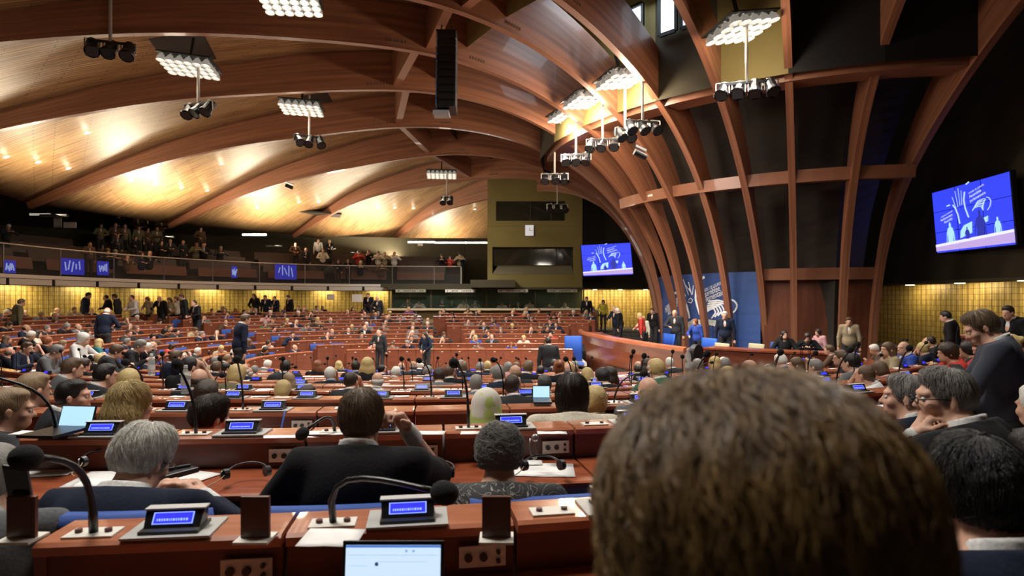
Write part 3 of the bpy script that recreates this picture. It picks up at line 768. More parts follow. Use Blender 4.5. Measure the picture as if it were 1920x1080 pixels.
# far wall right of the tower, gold wall below it, right wall
MB().box((6.5,34.1,3.9),(9.0,.2,6.6)).obj('wall_far',mat('far_dark_wall',(.03,.024,.014),.85),kind='structure')
strip([(3.6,34.0),(5.5,34.3),(9.6,34.0)],-2.1,.58,M_gold,'wall_far_gold',kind='structure')
MB().box((6.4,33.6,.62),(6.0,1.0,.08)).obj('trim_4',M_olivd,kind='structure')
for xx in (4.6,6.0,7.4): 
    MB().tube([(xx,33.35,.578),(xx,33.35,.56)],.12,14).obj('downlight',M_down,label='round recessed downlight over the far gold wall, '+{4.6:'left one',6.0:'middle one',7.4:'right one'}[xx],cat='light')
    light('gold_washer','AREA',(xx,33.3,.54),45,(1,.8,.45),.8,(xx,33.9,-1.2),size_y=.3)
RX=13.25
strip([(RX+.3,22.6),(RX+.3,4),(RX+.3,-3)],-2.1,.50,M_gold,'wall_right_gold',kind='structure')
MB().box((RX+.35,9.5,5.5),(.2,29,9.9)).obj('wall_right',mat('right_dark_wall',(.05,.036,.016),.8,col2=(.035,.026,.012),scale=(.6,.6,.6)),kind='structure')
MB().box((RX-.1,14.5,.54),(.8,16,.08)).obj('trim_5',M_olivd,kind='structure')
MB().box((12.7,16.7,3.4),(1.4,.3,5.6)).obj('wall_right_fin',mat('right_dark_wall',()),kind='structure') if 0 else None
for j,yy in enumerate((19.8,17.6,15.4)):
    MB().tube([(RX-.15,yy,.498),(RX-.15,yy,.48)],.13,14).obj('downlight',M_down,label='round recessed downlight over the right gold wall, '+['farthest','middle','nearest'][j],cat='light')
    light('gold_washer','AREA',(RX-.2,yy,.47),30,(1,.82,.5),.8,(RX+.25,yy,-1.0),size_y=.4)
MB().box((11.6,21.3,-.9),(3.6,.2,3.0)).obj('wall_podium_return',M_wall_w,kind='structure') if 0 else None
# wood panelling between the ribs right of the backdrop and dark wall under it
b=MB(); sg=[PROF[i][0] for i in (8,9,10,11)]
for i in range(3):
    b.add([pol(sg[i],5.35,-2.1),pol(sg[i+1],5.35,-2.1),pol(sg[i+1],5.5,.66),pol(sg[i],5.5,.66)],[(0,1,2,3)])
b.obj('wall_panelling',M_wall_w,kind='structure')
# blue backdrop behind the presidential desk
M_back=mat('backdrop_blue',(.018,.055,.20),.6,col2=(.024,.068,.235),scale=(.6,.6,7))
ta,tb=math.radians(-187),PROF[8][0]-.02
RB=5.42
def BP(x,y,o=0.): return pol(ta+(tb-ta)*x,RB+o,-2.1+(3.02)*y)
bd=thing('backdrop','curved dark blue backdrop with white hand lines and lettering behind the ribs','banner',tuple(BP(.5,0)))
Bo=Vector(bd.location)
g=MB(); N=28; g.add([BP(i/N,y)-Bo for i in range(N+1) for y in (0,1)],[(i*2,i*2+2,i*2+3,i*2+1) for i in range(N)])
g.obj('cloth',M_back,bd)
MBw=mat('backdrop_white',(.78,.82,.86),.6)
# picture columns -> backdrop fraction: intersect pixel with the drum of the backdrop
def bfrac(u,v):
    dx,dz=(u-960)/FP,(HZ-v)/FP
    A=dx*dx+1;B=-2*(dx*PX+PY);C=PX*PX+PY*PY-(RB+.02)**2; D=B*B-4*A*C
    if D<0: D=0
    y=(-B-math.sqrt(D))/(2*A); x=dx*y; th=math.atan2(y-PY,x-PX)
    if th>0: th-=2*PI
    return ((th-ta)/(tb-ta),(dz*y+2.1)/3.02)
def bstroke(pts,w,b,o=.02):
    q=[bfrac(*p) for p in pts]; out=[]
    for i in range(len(q)-1):
        a=Vector(q[i]);c=Vector(q[i+1]); sx=(tb-ta)*RB; d=Vector(((c.x-a.x)*sx,(c.y-a.y)*3.02)).normalized(); n=Vector((-d.y/sx,d.x/3.02))*w/2
        b.add([BP(*(a-n),o),BP(*(c-n),o),BP(*(c+n),o),BP(*(a+n),o)],[(0,1,2,3)])
w=MB()
for pts,wd in (([(1284,533),(1296,549),(1292,540)],.03),([(1277,535),(1286,556)],.03),([(1281,524),(1291,553)],.03),([(1291,529),(1297,553)],.03),([(1300,535),(1298,553)],.03),
   ([(1276,544),(1277,558),(1279,560),(1287,572),(1291,586),(1293,597)],.09),([(1305,542),(1304,560),(1307,573),(1312,589)],.09),
   ([(1289,566),(1296,568),(1299,562),(1294,559),(1291,563)],.03),
   ([(1262,550),(1269,549)],.09),([(1313,524),(1321,519)],.09),([(1367,562),(1375,563),(1381,569),(1382,575),(1378,583),(1371,588)],.06)): bstroke(pts,wd,w)
for q in range(6):
    o=q*4.0; bstroke([(1322+o*.3,587-o*.9-q*.8),(1330+o*.8,581-o*.9),(1338+o*1.2,578-o*.55),(1342+o*1.35,586-o*.3),(1334+o*1.5,597-o*.6)],.055,w)
w.v=[tuple(Vector(p)-Bo) for p in w.v]; w.obj('white_line',MBw,bd)
w=MB(); 
for poly in ([(1322,598),(1350,602),(1372,592),(1360,604),(1340,612),(1322,607)],[(1288,606),(1300,598),(1316,600),(1315,612),(1292,620)]):
    q=[BP(*bfrac(*p),.03)-Bo for p in poly]; w.add(q,[tuple(range(len(q)))])
w.obj('pale_patch',mat('backdrop_pale',(.50,.52,.47),.7),bd)
tx=MB()
for s_,u,v,sz,sl in (("CONSEIL DE L'EUROPE",1334,539,.15,.22),("Assemblée",1331,548,.30,.22),("parlementaire",1336,556,.30,.22),("COUNCIL OF EUROPE",1259,569,.17,.22),("Parliamentary",1258,575,.30,.22),("Assembly",1260,582,.30,.22)):
    fx,fy=bfrac(u,v); me=text_mesh(s_,1); ca=math.cos(sl);sa=math.sin(sl); sx=(tb-ta)*RB
    vs=[BP(fx+(p.co.x*ca-p.co.y*sa)*sz*.62/sx, fy+(p.co.x*sa+p.co.y*ca)*sz/3.02,.03)-Bo for p in me.vertices]; tx.add(vs,[tuple(p.vertices) for p in me.polygons])
tx.obj('lettering',MBw,bd)
light('podium_light','AREA',(2.5,15.5,3.2),150,(1,.9,.78),1.5,(6.2,19.5,-1))
# presidential desk: curved prow facing the well, then a second desk
def sweep(P,prof,m,name,parent,cap=True,smooth=False):
    """P list of (x,y); prof list of (t,z), t measured to the left of travel"""
    n=len(P);k=len(prof);vs=[]
    for i,p in enumerate(P):
        a=Vector(P[max(i-1,0)]);c=Vector(P[min(i+1,n-1)]);d=(c-a).normalized();nn=Vector((-d.y,d.x))
        for t,z in prof: vs.append((p[0]+nn.x*t,p[1]+nn.y*t,z))
    b=MB(); b.add(vs,[(i*k+a,i*k+(a+1)%k,(i+1)*k+(a+1)%k,(i+1)*k+a) for i in range(n-1) for a in range(k)]+([tuple(range(k-1,-1,-1)),tuple((n-1)*k+a for a in range(k))] if cap else []))
    return b.obj(name,m,parent,smooth=smooth)
D1=smooth_poly([(2.95,23.8),(2.85,22.6),(3.0,20.6),(3.45,18.2),(3.95,16.2),(4.45,14.65)],5)
M_pod=mat('podium_wood',(.50,.16,.075),.28,col2=(.40,.115,.05),scale=(1.5,1.5,8),coat=.3)
pd=thing('presidential_desk','long curved polished red-brown presidential desk facing the well','desk')
sweep(D1,[(-.02,-2.10),(-.10,-1.55),(-.22,-1.34),(-.26,-1.28),(-.18,-1.30),(.0,-1.5),(.03,-2.1)],M_pod,'front_panel',pd)
sweep(D1,[(-.30,-1.30),(-.33,-1.25),(-.31,-1.17),(-.22,-1.14),(-.14,-1.18),(-.14,-1.27)],M_pod,'rolled_edge',pd)
sweep(D1,[(-.13,-1.30),(-.13,-1.26),(.62,-1.26),(.62,-1.30)],M_desk,'desktop',pd)
MB().tube([(4.42,14.60,-1.28),(4.50,14.50,-1.28)],.21,20).obj('end_cap',M_black,pd)
sweep(D1,[(-.03,-2.66),(-.03,-2.1),(.0,-2.1),(.0,-2.66)],M_deskf,'plinth',pd)
D2=[(4.75,14.95),(5.6,14.2),(6.5,13.6),(7.3,13.3)]
sd=thing('secretariat_desk','lower straight orange-brown desk right of the presidential desk end','desk')
sweep(D2,[(0,-2.66),(0,-1.22),(.03,-1.22),(.03,-2.66)],M_deskf,'front_panel',sd)
sweep(D2,[(-.04,-1.22),(-.04,-1.18),(.65,-1.18),(.65,-1.22)],M_desk,'desktop',sd)

# ------------------------------------------------------------------ chairs
def chair_parts(mb,mf,high=.92,w=.50):
    a=MB()
    # curved padded back
    n=6;vs=[]
    for i in range(n+1):
        x=(i/n-.5)*w; c=-(.06-.20*x*x)
        for (z,t) in ((.50,.0),(high-.03,-.05),(high,-.06)):
            vs.append((x,-.22+t-c*-1,z))
        for (z,t) in ((high,-.10),(high-.03,-.115),(.50,-.06)): vs.append((x,-.22+t-c*-1,z))
    fs=[(i*6+q,i*6+(q+1)%6,(i+1)*6+(q+1)%6,(i+1)*6+q) for i in range(n) for q in range(6)]+[tuple(range(5,-1,-1)),tuple(n*6+q for q in range(6))]
    a.add(vs,fs); m1=a.mesh('backrest',True); m1.materials.append(mb)
    s=MB(); vs=[(-w/2,-.20,.42),(w/2,-.20,.42),(-w/2+.01,.24,.42),(w/2-.01,.24,.42),(-w/2+.02,-.19,.48),(w/2-.02,-.19,.48),(-w/2+.03,.22,.485),(w/2-.03,.22,.485)]
    s.hexa([Vector(v) for v in vs]); m2=s.mesh('seat'); m2.materials.append(mb)
    f=MB(); f.tube([(0,0,.0),(0,0,.42)],.03,8)
    for q in range(5):
        t=q*2*PI/5; f.tube([(0,0,.06),(.26*math.cos(t),.26*math.sin(t),.02)],.018,6)
    f.tube([(0,-.15,.44),(0,-.27,.46),(0,-.29,.62)],.02,6)
    m3=f.mesh('pedestal'); m3.materials.append(mf); return m1,m2,m3
CH_blue=chair_parts(M_blue,M_black); CH_beige=chair_parts(M_beige,M_black,.90,.56)
M_blue2=mat('bright_blue_fabric',(.03,.12,.55),.6)
CH_pod=chair_parts(M_blue2,M_black,1.0,.62); CH_tall=chair_parts(M_blue2,M_black,1.38,.62)
def chair(loc,rz,parts,label,group=None):
    t=thing('chair',label,'chair',loc,rz,group)
    for m in parts:
        o=bpy.data.objects.new(m.name,m); LINK(o); o.parent=t
    return t
ORD=['first','second','third','fourth','fifth','sixth','seventh','eighth','ninth','tenth','eleventh','twelfth','thirteenth','fourteenth','fifteenth','sixteenth','seventeenth','eighteenth','nineteenth','twentieth','twenty-first','twenty-second','twenty-third','twenty-fourth','twenty-fifth','twenty-sixth','twenty-seventh','twenty-eighth','twenty-ninth','thirtieth']
def ordn(i): return ORD[i] if i<len(ORD) else ORD[i//10-1].replace('first','tens')  # never reached in view
for u,v,d,p,lab in ((1238,612,19.5,CH_pod,'bright blue chair behind the presidential desk beside the red-jacketed person'),(1335,645,16.6,CH_beige,'beige chair at the podium left of the standing grey-haired man'),(1400,640,16.4,CH_beige,'beige chair at the podium just right of the standing grey-haired man'),(1440,637,16.6,CH_blue,'dark blue chair at the podium left of the woman in black'),(1500,640,16.4,CH_blue,'dark blue chair between the two seated women at the podium'),(1312,640,17.2,CH_pod,'bright blue chair at the podium in front of the person in blue')):
    hh={id(CH_pod):1.0,id(CH_beige):.90,id(CH_blue):.92}[id(p)]
    chair((X(u,d),d,-2.1),PI/2+.35,p,lab)
chair((X(1078,21),21.0,-2.655),PI*.02+PI/2*0+PI,CH_tall,'tall bright blue chair standing in the well beside the pale steps')

# ------------------------------------------------------------------ interpreter booths below the tower and gallery end
BY=32.6
xa,xb=X(728,BY),X(1096,BY)
b=MB(); b.box(((xa+xb)/2,BY+.1,(-1.55+Z(582,BY))/2),(xb-xa,.2,Z(582,BY)+1.55)); b.obj('wall_booths',M_gold if 0 else mat('booth_base',(.30,.22,.08),.6),kind='structure')
MB().box(((xa+xb)/2,BY-.12,Z(580,BY)),(xb-xa,.5,.10)).obj('booth_counter',mat('pale_counter',(.62,.50,.33),.5),label='long pale counter running below the interpreter booth windows',cat='counter')
zt_=Z(541,BY)
names=['leftmost','second from left','third from left','rightmost']
es=[xa,X(806,BY),X(914,BY),X(1050,BY),xb]
es=[xa,X(808,BY),X(912,BY),X(1004,BY),xb]
for i in range(4):
    x_0,x_1=es[i],es[i+1]; o=thing('interpreter_booth','dark glazed interpreter booth under the gallery, '+names[i],'booth',((x_0+x_1)/2,BY+.1,Z(578,BY)),0,'interpreter booths in a row')
    w_=x_1-x_0;h_=zt_-Z(578,BY); f=MB()
    for xx in (-w_/2+.03,w_/2-.03,(.0 if i!=1 else .4)): f.box((xx,0,h_/2),(.05,.06,h_))
    f.box((0,0,h_-.03),(w_,.06,.06)); f.obj('frame',M_olivd,o)
    MB().box((0,.9,h_/2),(w_,.05,h_)).obj('back_wall',mat('booth_back',(.045,.045,.02),.8),o)
    gl=MB().box((0,.01,h_/2),(w_-.06,.012,h_)).obj('glass_pane',mat('booth_glazing',(.04,.07,.05),.04,alpha=.22),o)
    s=thing('booth_sign','white sign board above the %s booth window'%names[i],'sign',((x_0+x_1)/2+(0.1),BY-.26,zt_-.13))
    MB().box((0,0,0),(1.62,.03,.15)).obj('board',mat('sign_board',(.62,.62,.56),.6) if i in(1,2) else mat('sign_board_shaded',(.30,.29,.22),.6),s)  # outer boards are the same white, their shade put into the colour
    r=random.Random(i); tx=MB(); xx=-.7
    while xx<.68:
        w1=r.uniform(.04,.12); tx.box((xx+w1/2,-.02,0),(w1,.006,.05)); xx+=w1+(.03 if r.random()<.75 else .2)
    tx.obj('lettering',M_olivd,s,kind='stuff')
    light('booth_lamp','POINT',((x_0+x_1)/2,BY+.5,zt_-.12),3.2,(1,.85,.6),.1)
MB().box((X(800,BY),BY+1.2,zt_+.16),(X(960,BY)*0+5.0,2.4,.2)).obj('ceiling_booths',M_olivd,kind='structure')
MB().box(((X(882,31.6)+X(966,31.6))/2,32.4,Z(532,31.8)),(X(966,31.6)-X(882,31.6),1.6,.40)).obj('trim_6',M_olivd,kind='structure')
MB().box(((xa+x1)/2,33.4,.62),(x1-xa,2.0,.12)).obj('ceiling_booth_row',M_olivd,kind='structure')

# ------------------------------------------------------------------ lamps under the roof
def lamp_array(i,p,rot,nx,ny,lab,sz=.26,tilt=(0,0),lit=True):
    t=thing('lamp_cluster',lab,'light',tuple(p),rot,'reflector lamp clusters under the roof'); t.rotation_euler=(tilt[0],tilt[1],rot)
    R=MB();F=MB();
    for a in range(nx):
        for c in range(ny):
            x=(a-(nx-1)/2)*sz;y=(c-(ny-1)/2)*sz
            n=12;vs=[]
            for (r,z) in ((sz*.50,-.10),(sz*.44,-.02),(sz*.26,.06),(sz*.12,.08)):
                for q in range(n): vs.append((x+r*math.cos(2*PI*q/n),y+r*math.sin(2*PI*q/n),z))
            R.add(vs,[(k*n+q,k*n+(q+1)%n,(k+1)*n+(q+1)%n,(k+1)*n+q) for k in range(3) for q in range(n)])
            F.ball((x,y,-.0),(sz*.23,sz*.23,.05),10,6)
    R.obj('reflector',M_refl,t,smooth=True); F.obj('bulb',M_bulb,t)
    MB().box((0,0,.11),(nx*sz,ny*sz,.03)).obj('backing_plate',M_black,t)
    MB().box((0,0,.45),(.06,.06,.66)).obj('hanger',M_black,t)
    return t
def spot_cluster(p,n,lab,top,seed=0):
    r=random.Random(seed); t=thing('stage_light_cluster',lab,'light',tuple(p),r.uniform(-.5,.5),'stage lights hung on poles'); 
    MB().tube([(0,0,0),(0,0,top)],.035,8).obj('pole',mat('pole_grey',(.36,.33,.29),.5),t)
    MB().box((0,0,0),(.28*n,.06,.06)).obj('bar',M_black,t)
    for q in range(n):
        x=(q-(n-1)/2)*.34; a=r.uniform(-.6,.6); d=Vector((math.sin(a)*.5,-.75+.3*r.random(),-.75)).normalized()
        M=Matrix.Translation((x,0,-.14))@d.to_track_quat('Z','Y').to_matrix().to_4x4()
        b=MB(); vs=[]; n_=14
        for (rr,z) in ((.05,-.22),(.12,-.19),(.125,.05),(.16,.18),(.15,.20)):
            for k in range(n_): vs.append(M@Vector((rr*math.cos(2*PI*k/n_),rr*math.sin(2*PI*k/n_),z)))
        b.add(vs,[(k*n_+e,k*n_+(e+1)%n_,(k+1)*n_+(e+1)%n_,(k+1)*n_+e) for k in range(4) for e in range(n_)]+[tuple(range(n_-1,-1,-1))])
        h=b.obj('lamp_head',M_blkpl,t)
        MB().box((0,0,.19),(.24,.24,.006),M=M).obj('lens',M_blkpl,h)
        y=MB(); y.box((x-.14,0,-.08),(.02,.03,.24)); y.box((x+.14,0,-.08),(.02,.03,.24)); y.box((x,0,.03),(.30,.03,.02)); y.obj('yoke',M_steel,t)
    return t
labs=['bright reflector lamp cluster at upper left below a square roof hatch','very bright reflector lamp cluster left of the hanging speaker','small round reflector lamp cluster over the far gallery','reflector lamp cluster cut by the top edge of the photo','silver reflector lamp cluster before the olive panel at upper right','brightest reflector lamp cluster by the skylight ribs','reflector lamp cluster left of the brightest one','reflector lamp cluster at the left end of the ring beam row']
dims=[(6,4),(6,4),(7,4),(6,4),(5,4),(5,4),(5,4),(4,4)]
for i,(u,v,d) in enumerate(LAMPS):
    p=at(u,v,d); lamp_array(i,p,(.1,.1,.1,.1,.35,.45,.5,.55)[i],*dims[i],labs[i],(.22,.22,.20,.2,.27,.25,.25,.25)[i],(-.12,(.1,.05,0,0,-.22,-.2,-.15,-.1)[i]))
for j,(u,v,d,n,top,lab) in enumerate([(207,80,13.2,3,.95,'below the top-left corner lamp'),(372,195,15.5,3,1.2,'below the lamp with the square hatch'),(580,256,19.8,3,1.35,'below the very bright left lamp'),(838,370,28.3,2,1.1,'below the small round lamp'),(1400,155,13.4,4,1.3,'before the dark podium bay at right'),(1205,228,16.2,3,1.2,'right end of the ring beam row'),(1172,243,16.9,2,1.2,'second from right in the ring beam row'),(1130,262,17.8,3,1.2,'middle of the ring beam row'),(1080,290,19.2,3,1.3,'left part of the ring beam row'),(1040,327,21.6,3,.8,'left end of the ring beam row'),(1045,384,27.5,3,.9,'in front of the tower upper window')]):
    spot_cluster(at(u,v,d),n,'black stage lights on a hanging pole, '+lab,top,j)
# downlights set in the boards
for j,(u,v) in enumerate([(10,291),(70,301),(127,313),(162,246),(245,337),(293,343),(340,350),(388,355),(415,305),(482,388),(597,377),(560,377),(709,388),(740,388),(775,389),(890,391),(766,201)]):
    h=on_shell(u,v)
    if h[0] is None: continue
    n=h[1] if h[1].z<0 else -h[1]; p=h[0]+n*.03
    M=Matrix.Translation(p)@n.to_track_quat('Z','Y').to_matrix().to_4x4(); dd=p.y
    t=thing('ceiling_downlight','small round glowing downlight in the wooden ceiling, '+['far left','second from far left','third from far left','large one high at the left','just right of the left rib foot','second right of the left rib foot','third right of the left rib foot','beside the second rib','by the small ceiling camera','over the gallery centre left','over the gallery centre','between the two centre gallery ones','left of the row near the tower','middle of the row near the tower','right of the row near the tower','closest to the tower wall','below the crossbeam by the speaker'][j],'light',tuple(p),0,'downlights in the boarded ceiling')
    t.matrix_world=M
    b=MB(); b.tube([(0,0,-.02),(0,0,.03)],.105,16); b.obj('rim',M_steel,t); MB().tube([(0,0,.0),(0,0,.036)],.085,16).obj('lens',M_down,t)
    light('downlight_beam','POINT',p+n*.25,7,(1,.8,.55),.06)
# square hatch above two lamp clusters
for (u,v),lab in (((345,88),'square dark hatch in the roof above the upper left lamps'),((590,190),'dark hatch in the roof above the very bright lamps')):
    h=on_shell(u,v)
    if h[0] is None: continue
    n=h[1] if h[1].z<0 else -h[1]; M=Matrix.Translation(h[0]+n*.05)@n.to_track_quat('Z','Y').to_matrix().to_4x4()
    o=MB().box((0,0,0),(1.9,1.3,.05),M=M).obj('roof_hatch',M_dark,label=lab,cat='hatch')
# hanging line-array speaker
sp=thing('hanging_speaker','tall black line array loudspeaker hanging from the roof crossbeam','loudspeaker',tuple(at(836,140,15.3)))
z=1.0
for q in range(10):
    y_=-.02*q; a=-.02-.028*q
    R=Matrix.Rotation(a,3,'X')
    b=MB().box((.05,.0-.0015*q*q,z-.1),(.46,.5,.185),R=R); o=b.obj('speaker_cabinet',M_blkpl,sp); bevel(o,.012,1)
    g=MB(); g.box((-.205,-.02-.0015*q*q,z-.1),(.035,.46,.17),R=R); g.obj('side_plate',mat('speaker_side',(.10,.20,.34),.4) if q>1 else mat('speaker_grey',(.4,.42,.44),.4),o)
    MB().box((.05,-.262-.0015*q*q,z-.1),(.40,.01,.15),R=R).obj('grille',M_black,o)
    z-=.196
fr=MB(); fr.tube([(-.15,.1,1.0),(-.05,.1,1.75)],.02,6); fr.tube([(.2,.1,1.0),(.0,.1,1.75)],.02,6); fr.box((.03,0,1.02),(.5,.5,.05)); fr.obj('hanging_frame',M_black,sp)
MB().box((-.1,-.05,-1.02),(.40,.40,.1)).obj('bottom_plate',mat('speaker_grey',()),sp)
# small dark ceiling camera and spots
for u,v,d,lab in ((1200,290,13.6,'small white and black camera hung beside the ribs'),(40,240,20.5,'small dark camera bracket under the left ceiling boards'),(543,350,24.0,'small dark camera under the middle ceiling boards')):
    t=thing('ceiling_camera',lab,'camera',tuple(at(u,v,d)),.4)
    MB().tube([(-.15,0,.05),(.12,-.05,-.06)],.07,12).obj('camera_body',M_blkpl,t); MB().box((.0,0,.14),(.3,.1,.05),R=Matrix.Rotation(.3,3,'Y')).obj('bracket',M_steel,t)
# fluorescent tubes in the gallery
for u,v,d,L,lab in ((477,440,33.0,1.3,'short bright fluorescent tube over the gallery centre'),(790,454,36,1.6,'bright fluorescent tube over the gallery, left of the row beside the tower'),(845,455,36,1.9,'bright fluorescent tube over the gallery, middle of the row'),(893,455,36,1.3,'bright fluorescent tube over the gallery, against the tower'),(75,402,27,.9,'dim fluorescent tube over the left end of the gallery')):
    p=at(u,v,d); MB().box(p,(L,.08,.09)).obj('fluorescent_tube',M_tube if u!=75 else mat('dim_tube',(.4,.4,.35),.5,emit=(.5,.48,.4),es=.7),label=lab,cat='light')
    if u!=75: light('tube_light','AREA',p+Vector((0,-.1,-.1)),9,(1,.95,.85),1.2,p+Vector((0,-1,-3)))
light('tower_fill','AREA',(-2.2,29.0,3.4),70,(1,.88,.6),1.2,(.6,33,2.2))  # added light that brightens the tower; no lamp hangs here
MB().box((-1.6,41.5,2.35),(4.6,.2,3.8)).obj('wall_gallery_return',M_olivd,kind='structure')
MB().box((-1.25,39.2,2.3),(.2,4.6,3.9)).obj('wall_tower_side',M_olive,kind='structure')
light('gallery_fill','AREA',(-11,26,4.6),30,(1,.85,.65),5,(-14,31,1.5))
light('near_fill','AREA',(-2.5,3.2,5.6),420,NEUT,1.6,(-.6,2.2,-1))  # added overhead fill for the near rows, no lamp built for it
light('near_fill_mid','AREA',(-3,8.5,5.9),260,NEUT,2.0,(-3,8.5,-1))  # added fill over the middle rows
light('near_fill_right','AREA',(4.5,6.0,5.8),260,NEUT,1.8,(3.5,5.5,-1))  # added fill over the right rows
# walls closing the hall behind the camera
MB().box((-1,-4.5,2),(34,.2,10)).obj('wall_back',M_olivd,kind='structure')
# ------------------------------------------------------------------ people: smooth-union distance fields turned into one continuous surface
V3=lambda *a: np.array(a,float)
class Field:
    def __init__(s,h): s.h=h; s.P=[]
    def cone(s,a,b,ra,rb,k=.02,op='u'): s.P.append(('c',V3(*a),V3(*b),ra,rb,k,op)); return s
    def ell(s,c,r,k=.02,R=None,op='u'): s.P.append(('e',V3(*c),V3(*r),R,None,k,op)); return s
    def plane(s,p,n,k=.01): n=V3(*n); s.P.append(('p',V3(*p),n/np.linalg.norm(n),None,None,k,'k')); return s
    def build(s,disp=None):
        lo=np.full(3,1e9);hi=-lo
        for t,a,b,ra,rb,k,op in s.P:
            if op!='u': continue
            if t=='c': m=max(ra,rb); lo=np.minimum(lo,np.minimum(a,b)-m);hi=np.maximum(hi,np.maximum(a,b)+m)
            else: m=b.max(); lo=np.minimum(lo,a-m);hi=np.maximum(hi,a+m)
        h=s.h; lo=lo-3*h-.01;hi=hi+3*h+.01; n=np.ceil((hi-lo)/h).astype(int)+1
        ax=[lo[i]+h*np.arange(n[i]) for i in range(3)]
        F=np.full(n,1.0,dtype=np.float32)
        for t,a,b,ra,rb,k,op in s.P:
            if op=='k': sl=(slice(None),)*3
            else:
                if t=='c': m=max(ra,rb)+k+3*h; l=np.minimum(a,b)-m;u=np.maximum(a,b)+m
                else: m=b.max()+k+3*h; l=a-m;u=a+m
                i0=np.clip(np.floor((l-lo)/h).astype(int),0,n);i1=np.clip(np.ceil((u-lo)/h).astype(int)+1,0,n)
                sl=tuple(slice(i0[i],i1[i]) for i in range(3))
            x=ax[0][sl[0]][:,None,None];y=ax[1][sl[1]][None,:,None];z=ax[2][sl[2]][None,None,:]
            if t=='c':
                d=b-a; L=max((d*d).sum(),1e-9); px,py,pz=x-a[0],y-a[1],z-a[2]
                q=np.clip((px*d[0]+py*d[1]+pz*d[2])/L,0,1)
                D=np.sqrt((px-q*d[0])**2+(py-q*d[1])**2+(pz-q*d[2])**2)-(ra+(rb-ra)*q)
            elif t=='e':
                px,py,pz=x-a[0],y-a[1],z-a[2]
                if ra is not None:
                    R=ra; qx=R[0,0]*px+R[1,0]*py+R[2,0]*pz; qy=R[0,1]*px+R[1,1]*py+R[2,1]*pz; qz=R[0,2]*px+R[1,2]*py+R[2,2]*pz
                else: qx,qy,qz=px+0*(y+z),py+0*(x+z),pz+0*(x+y)
                k0=np.sqrt((qx/b[0])**2+(qy/b[1])**2+(qz/b[2])**2); k1=np.sqrt((qx/b[0]**2)**2+(qy/b[1]**2)**2+(qz/b[2]**2)**2)+1e-9
                D=k0*(k0-1)/k1
            else: D=(x-a[0])*b[0]+(y-a[1])*b[1]+(z-a[2])*b[2]      # keeps the side the normal points away from
            f=F[sl]
            if op=='u': hh=np.maximum(k-np.abs(f-D),0)/max(k,1e-6); F[sl]=np.minimum(f,D)-hh*hh*k*.25
            elif op=='s': D=-D; hh=np.maximum(k-np.abs(f-D),0)/max(k,1e-6); F[sl]=np.maximum(f,D)+hh*hh*k*.25
            else: F[sl]=np.maximum(f,D)
        if disp is not None: F=F+disp(ax[0][:,None,None],ax[1][None,:,None],ax[2][None,None,:]).astype(np.float32)
        return nets(F,lo,h)
def nets(F,lo,h):
    S=F<0; n=F.shape
    c=[F[i:n[0]-1+i,j:n[1]-1+j,k:n[2]-1+k] for i in(0,1) for j in(0,1) for k in(0,1)]
    s=sum((a<0).astype(np.int8) for a in c); cell=(s>0)&(s<8)
    idx=-np.ones(cell.shape,dtype=np.int64); I=np.argwhere(cell); idx[cell]=np.arange(len(I))
    cv=np.stack([a[cell] for a in c],1).astype(float); co=np.array([(i,j,k) for i in(0,1) for j in(0,1) for k in(0,1)],float)
    acc=np.zeros((len(I),3));w=np.zeros(len(I))
    for a in range(8):
        for b in range(a+1,8):
            if np.abs(co[a]-co[b]).sum()!=1: continue
            m=(cv[:,a]<0)!=(cv[:,b]<0); t=cv[m,a]/(cv[m,a]-cv[m,b]); acc[m]+=co[a]+(co[b]-co[a])*t[:,None]; w[m]+=1
    V=(I+acc/w[:,None])*h+lo; Q=[]
    for ax_ in range(3):
        o=[a for a in range(3) if a!=ax_]
        A=np.take(S,range(0,n[ax_]-1),ax_);B=np.take(S,range(1,n[ax_]),ax_); e=np.argwhere(A!=B)
        e=e[(e[:,o[0]]>0)&(e[:,o[1]]>0)&(e[:,o[0]]<n[o[0]]-1)&(e[:,o[1]]<n[o[1]]-1)]
        if len(e)==0: continue
        fl=A[tuple(e.T)]
        def g(d0,d1):
            q=e.copy();q[:,o[0]]-=d0;q[:,o[1]]-=d1; return idx[tuple(q.T)]
        q=np.stack([g(1,1),g(0,1),g(0,0),g(1,0)],1)
        if ax_==1: fl=~fl
        q[~fl]=q[~fl][:,::-1]; Q.append(q)
    return V,np.concatenate(Q)
def npmesh(name,V,Q,m,smooth=True):
    me=bpy.data.meshes.new(name); me.vertices.add(len(V)); me.vertices.foreach_set('co',V.astype(np.float32).ravel())
    me.loops.add(len(Q)*4); me.loops.foreach_set('vertex_index',Q.astype(np.int32).ravel()); me.polygons.add(len(Q))
    me.polygons.foreach_set('loop_start',(np.arange(len(Q))*4).astype(np.int32)); me.update(calc_edges=True)
    if smooth: me.shade_smooth()
    me.materials.append(m); return me
def rot(yaw=0,pitch=0,roll=0):
    """head: yaw>0 turns to its left, pitch>0 looks down"""
    cz,sz=math.cos(yaw),math.sin(yaw); cx,sx=math.cos(-pitch),math.sin(-pitch); cy,sy=math.cos(roll),math.sin(roll)
    return np.array([[cz,-sz,0],[sz,cz,0],[0,0,1]])@np.array([[1,0,0],[0,cx,-sx],[0,sx,cx]])@np.array([[cy,0,sy],[0,1,0],[-sy,0,cy]])
def elbow(sh,hd,l1,l2,out):
    d=hd-sh; L=np.linalg.norm(d); L2=min(L,(l1+l2)*.995); d=d/L; hd=sh+d*L2
    a=(l1*l1-l2*l2+L2*L2)/(2*L2); hh=math.sqrt(max(l1*l1-a*a,0)); o=out-d*(out@d); o/=max(np.linalg.norm(o),1e-6); return sh+d*a+o*hh,hd
HAIRK={}
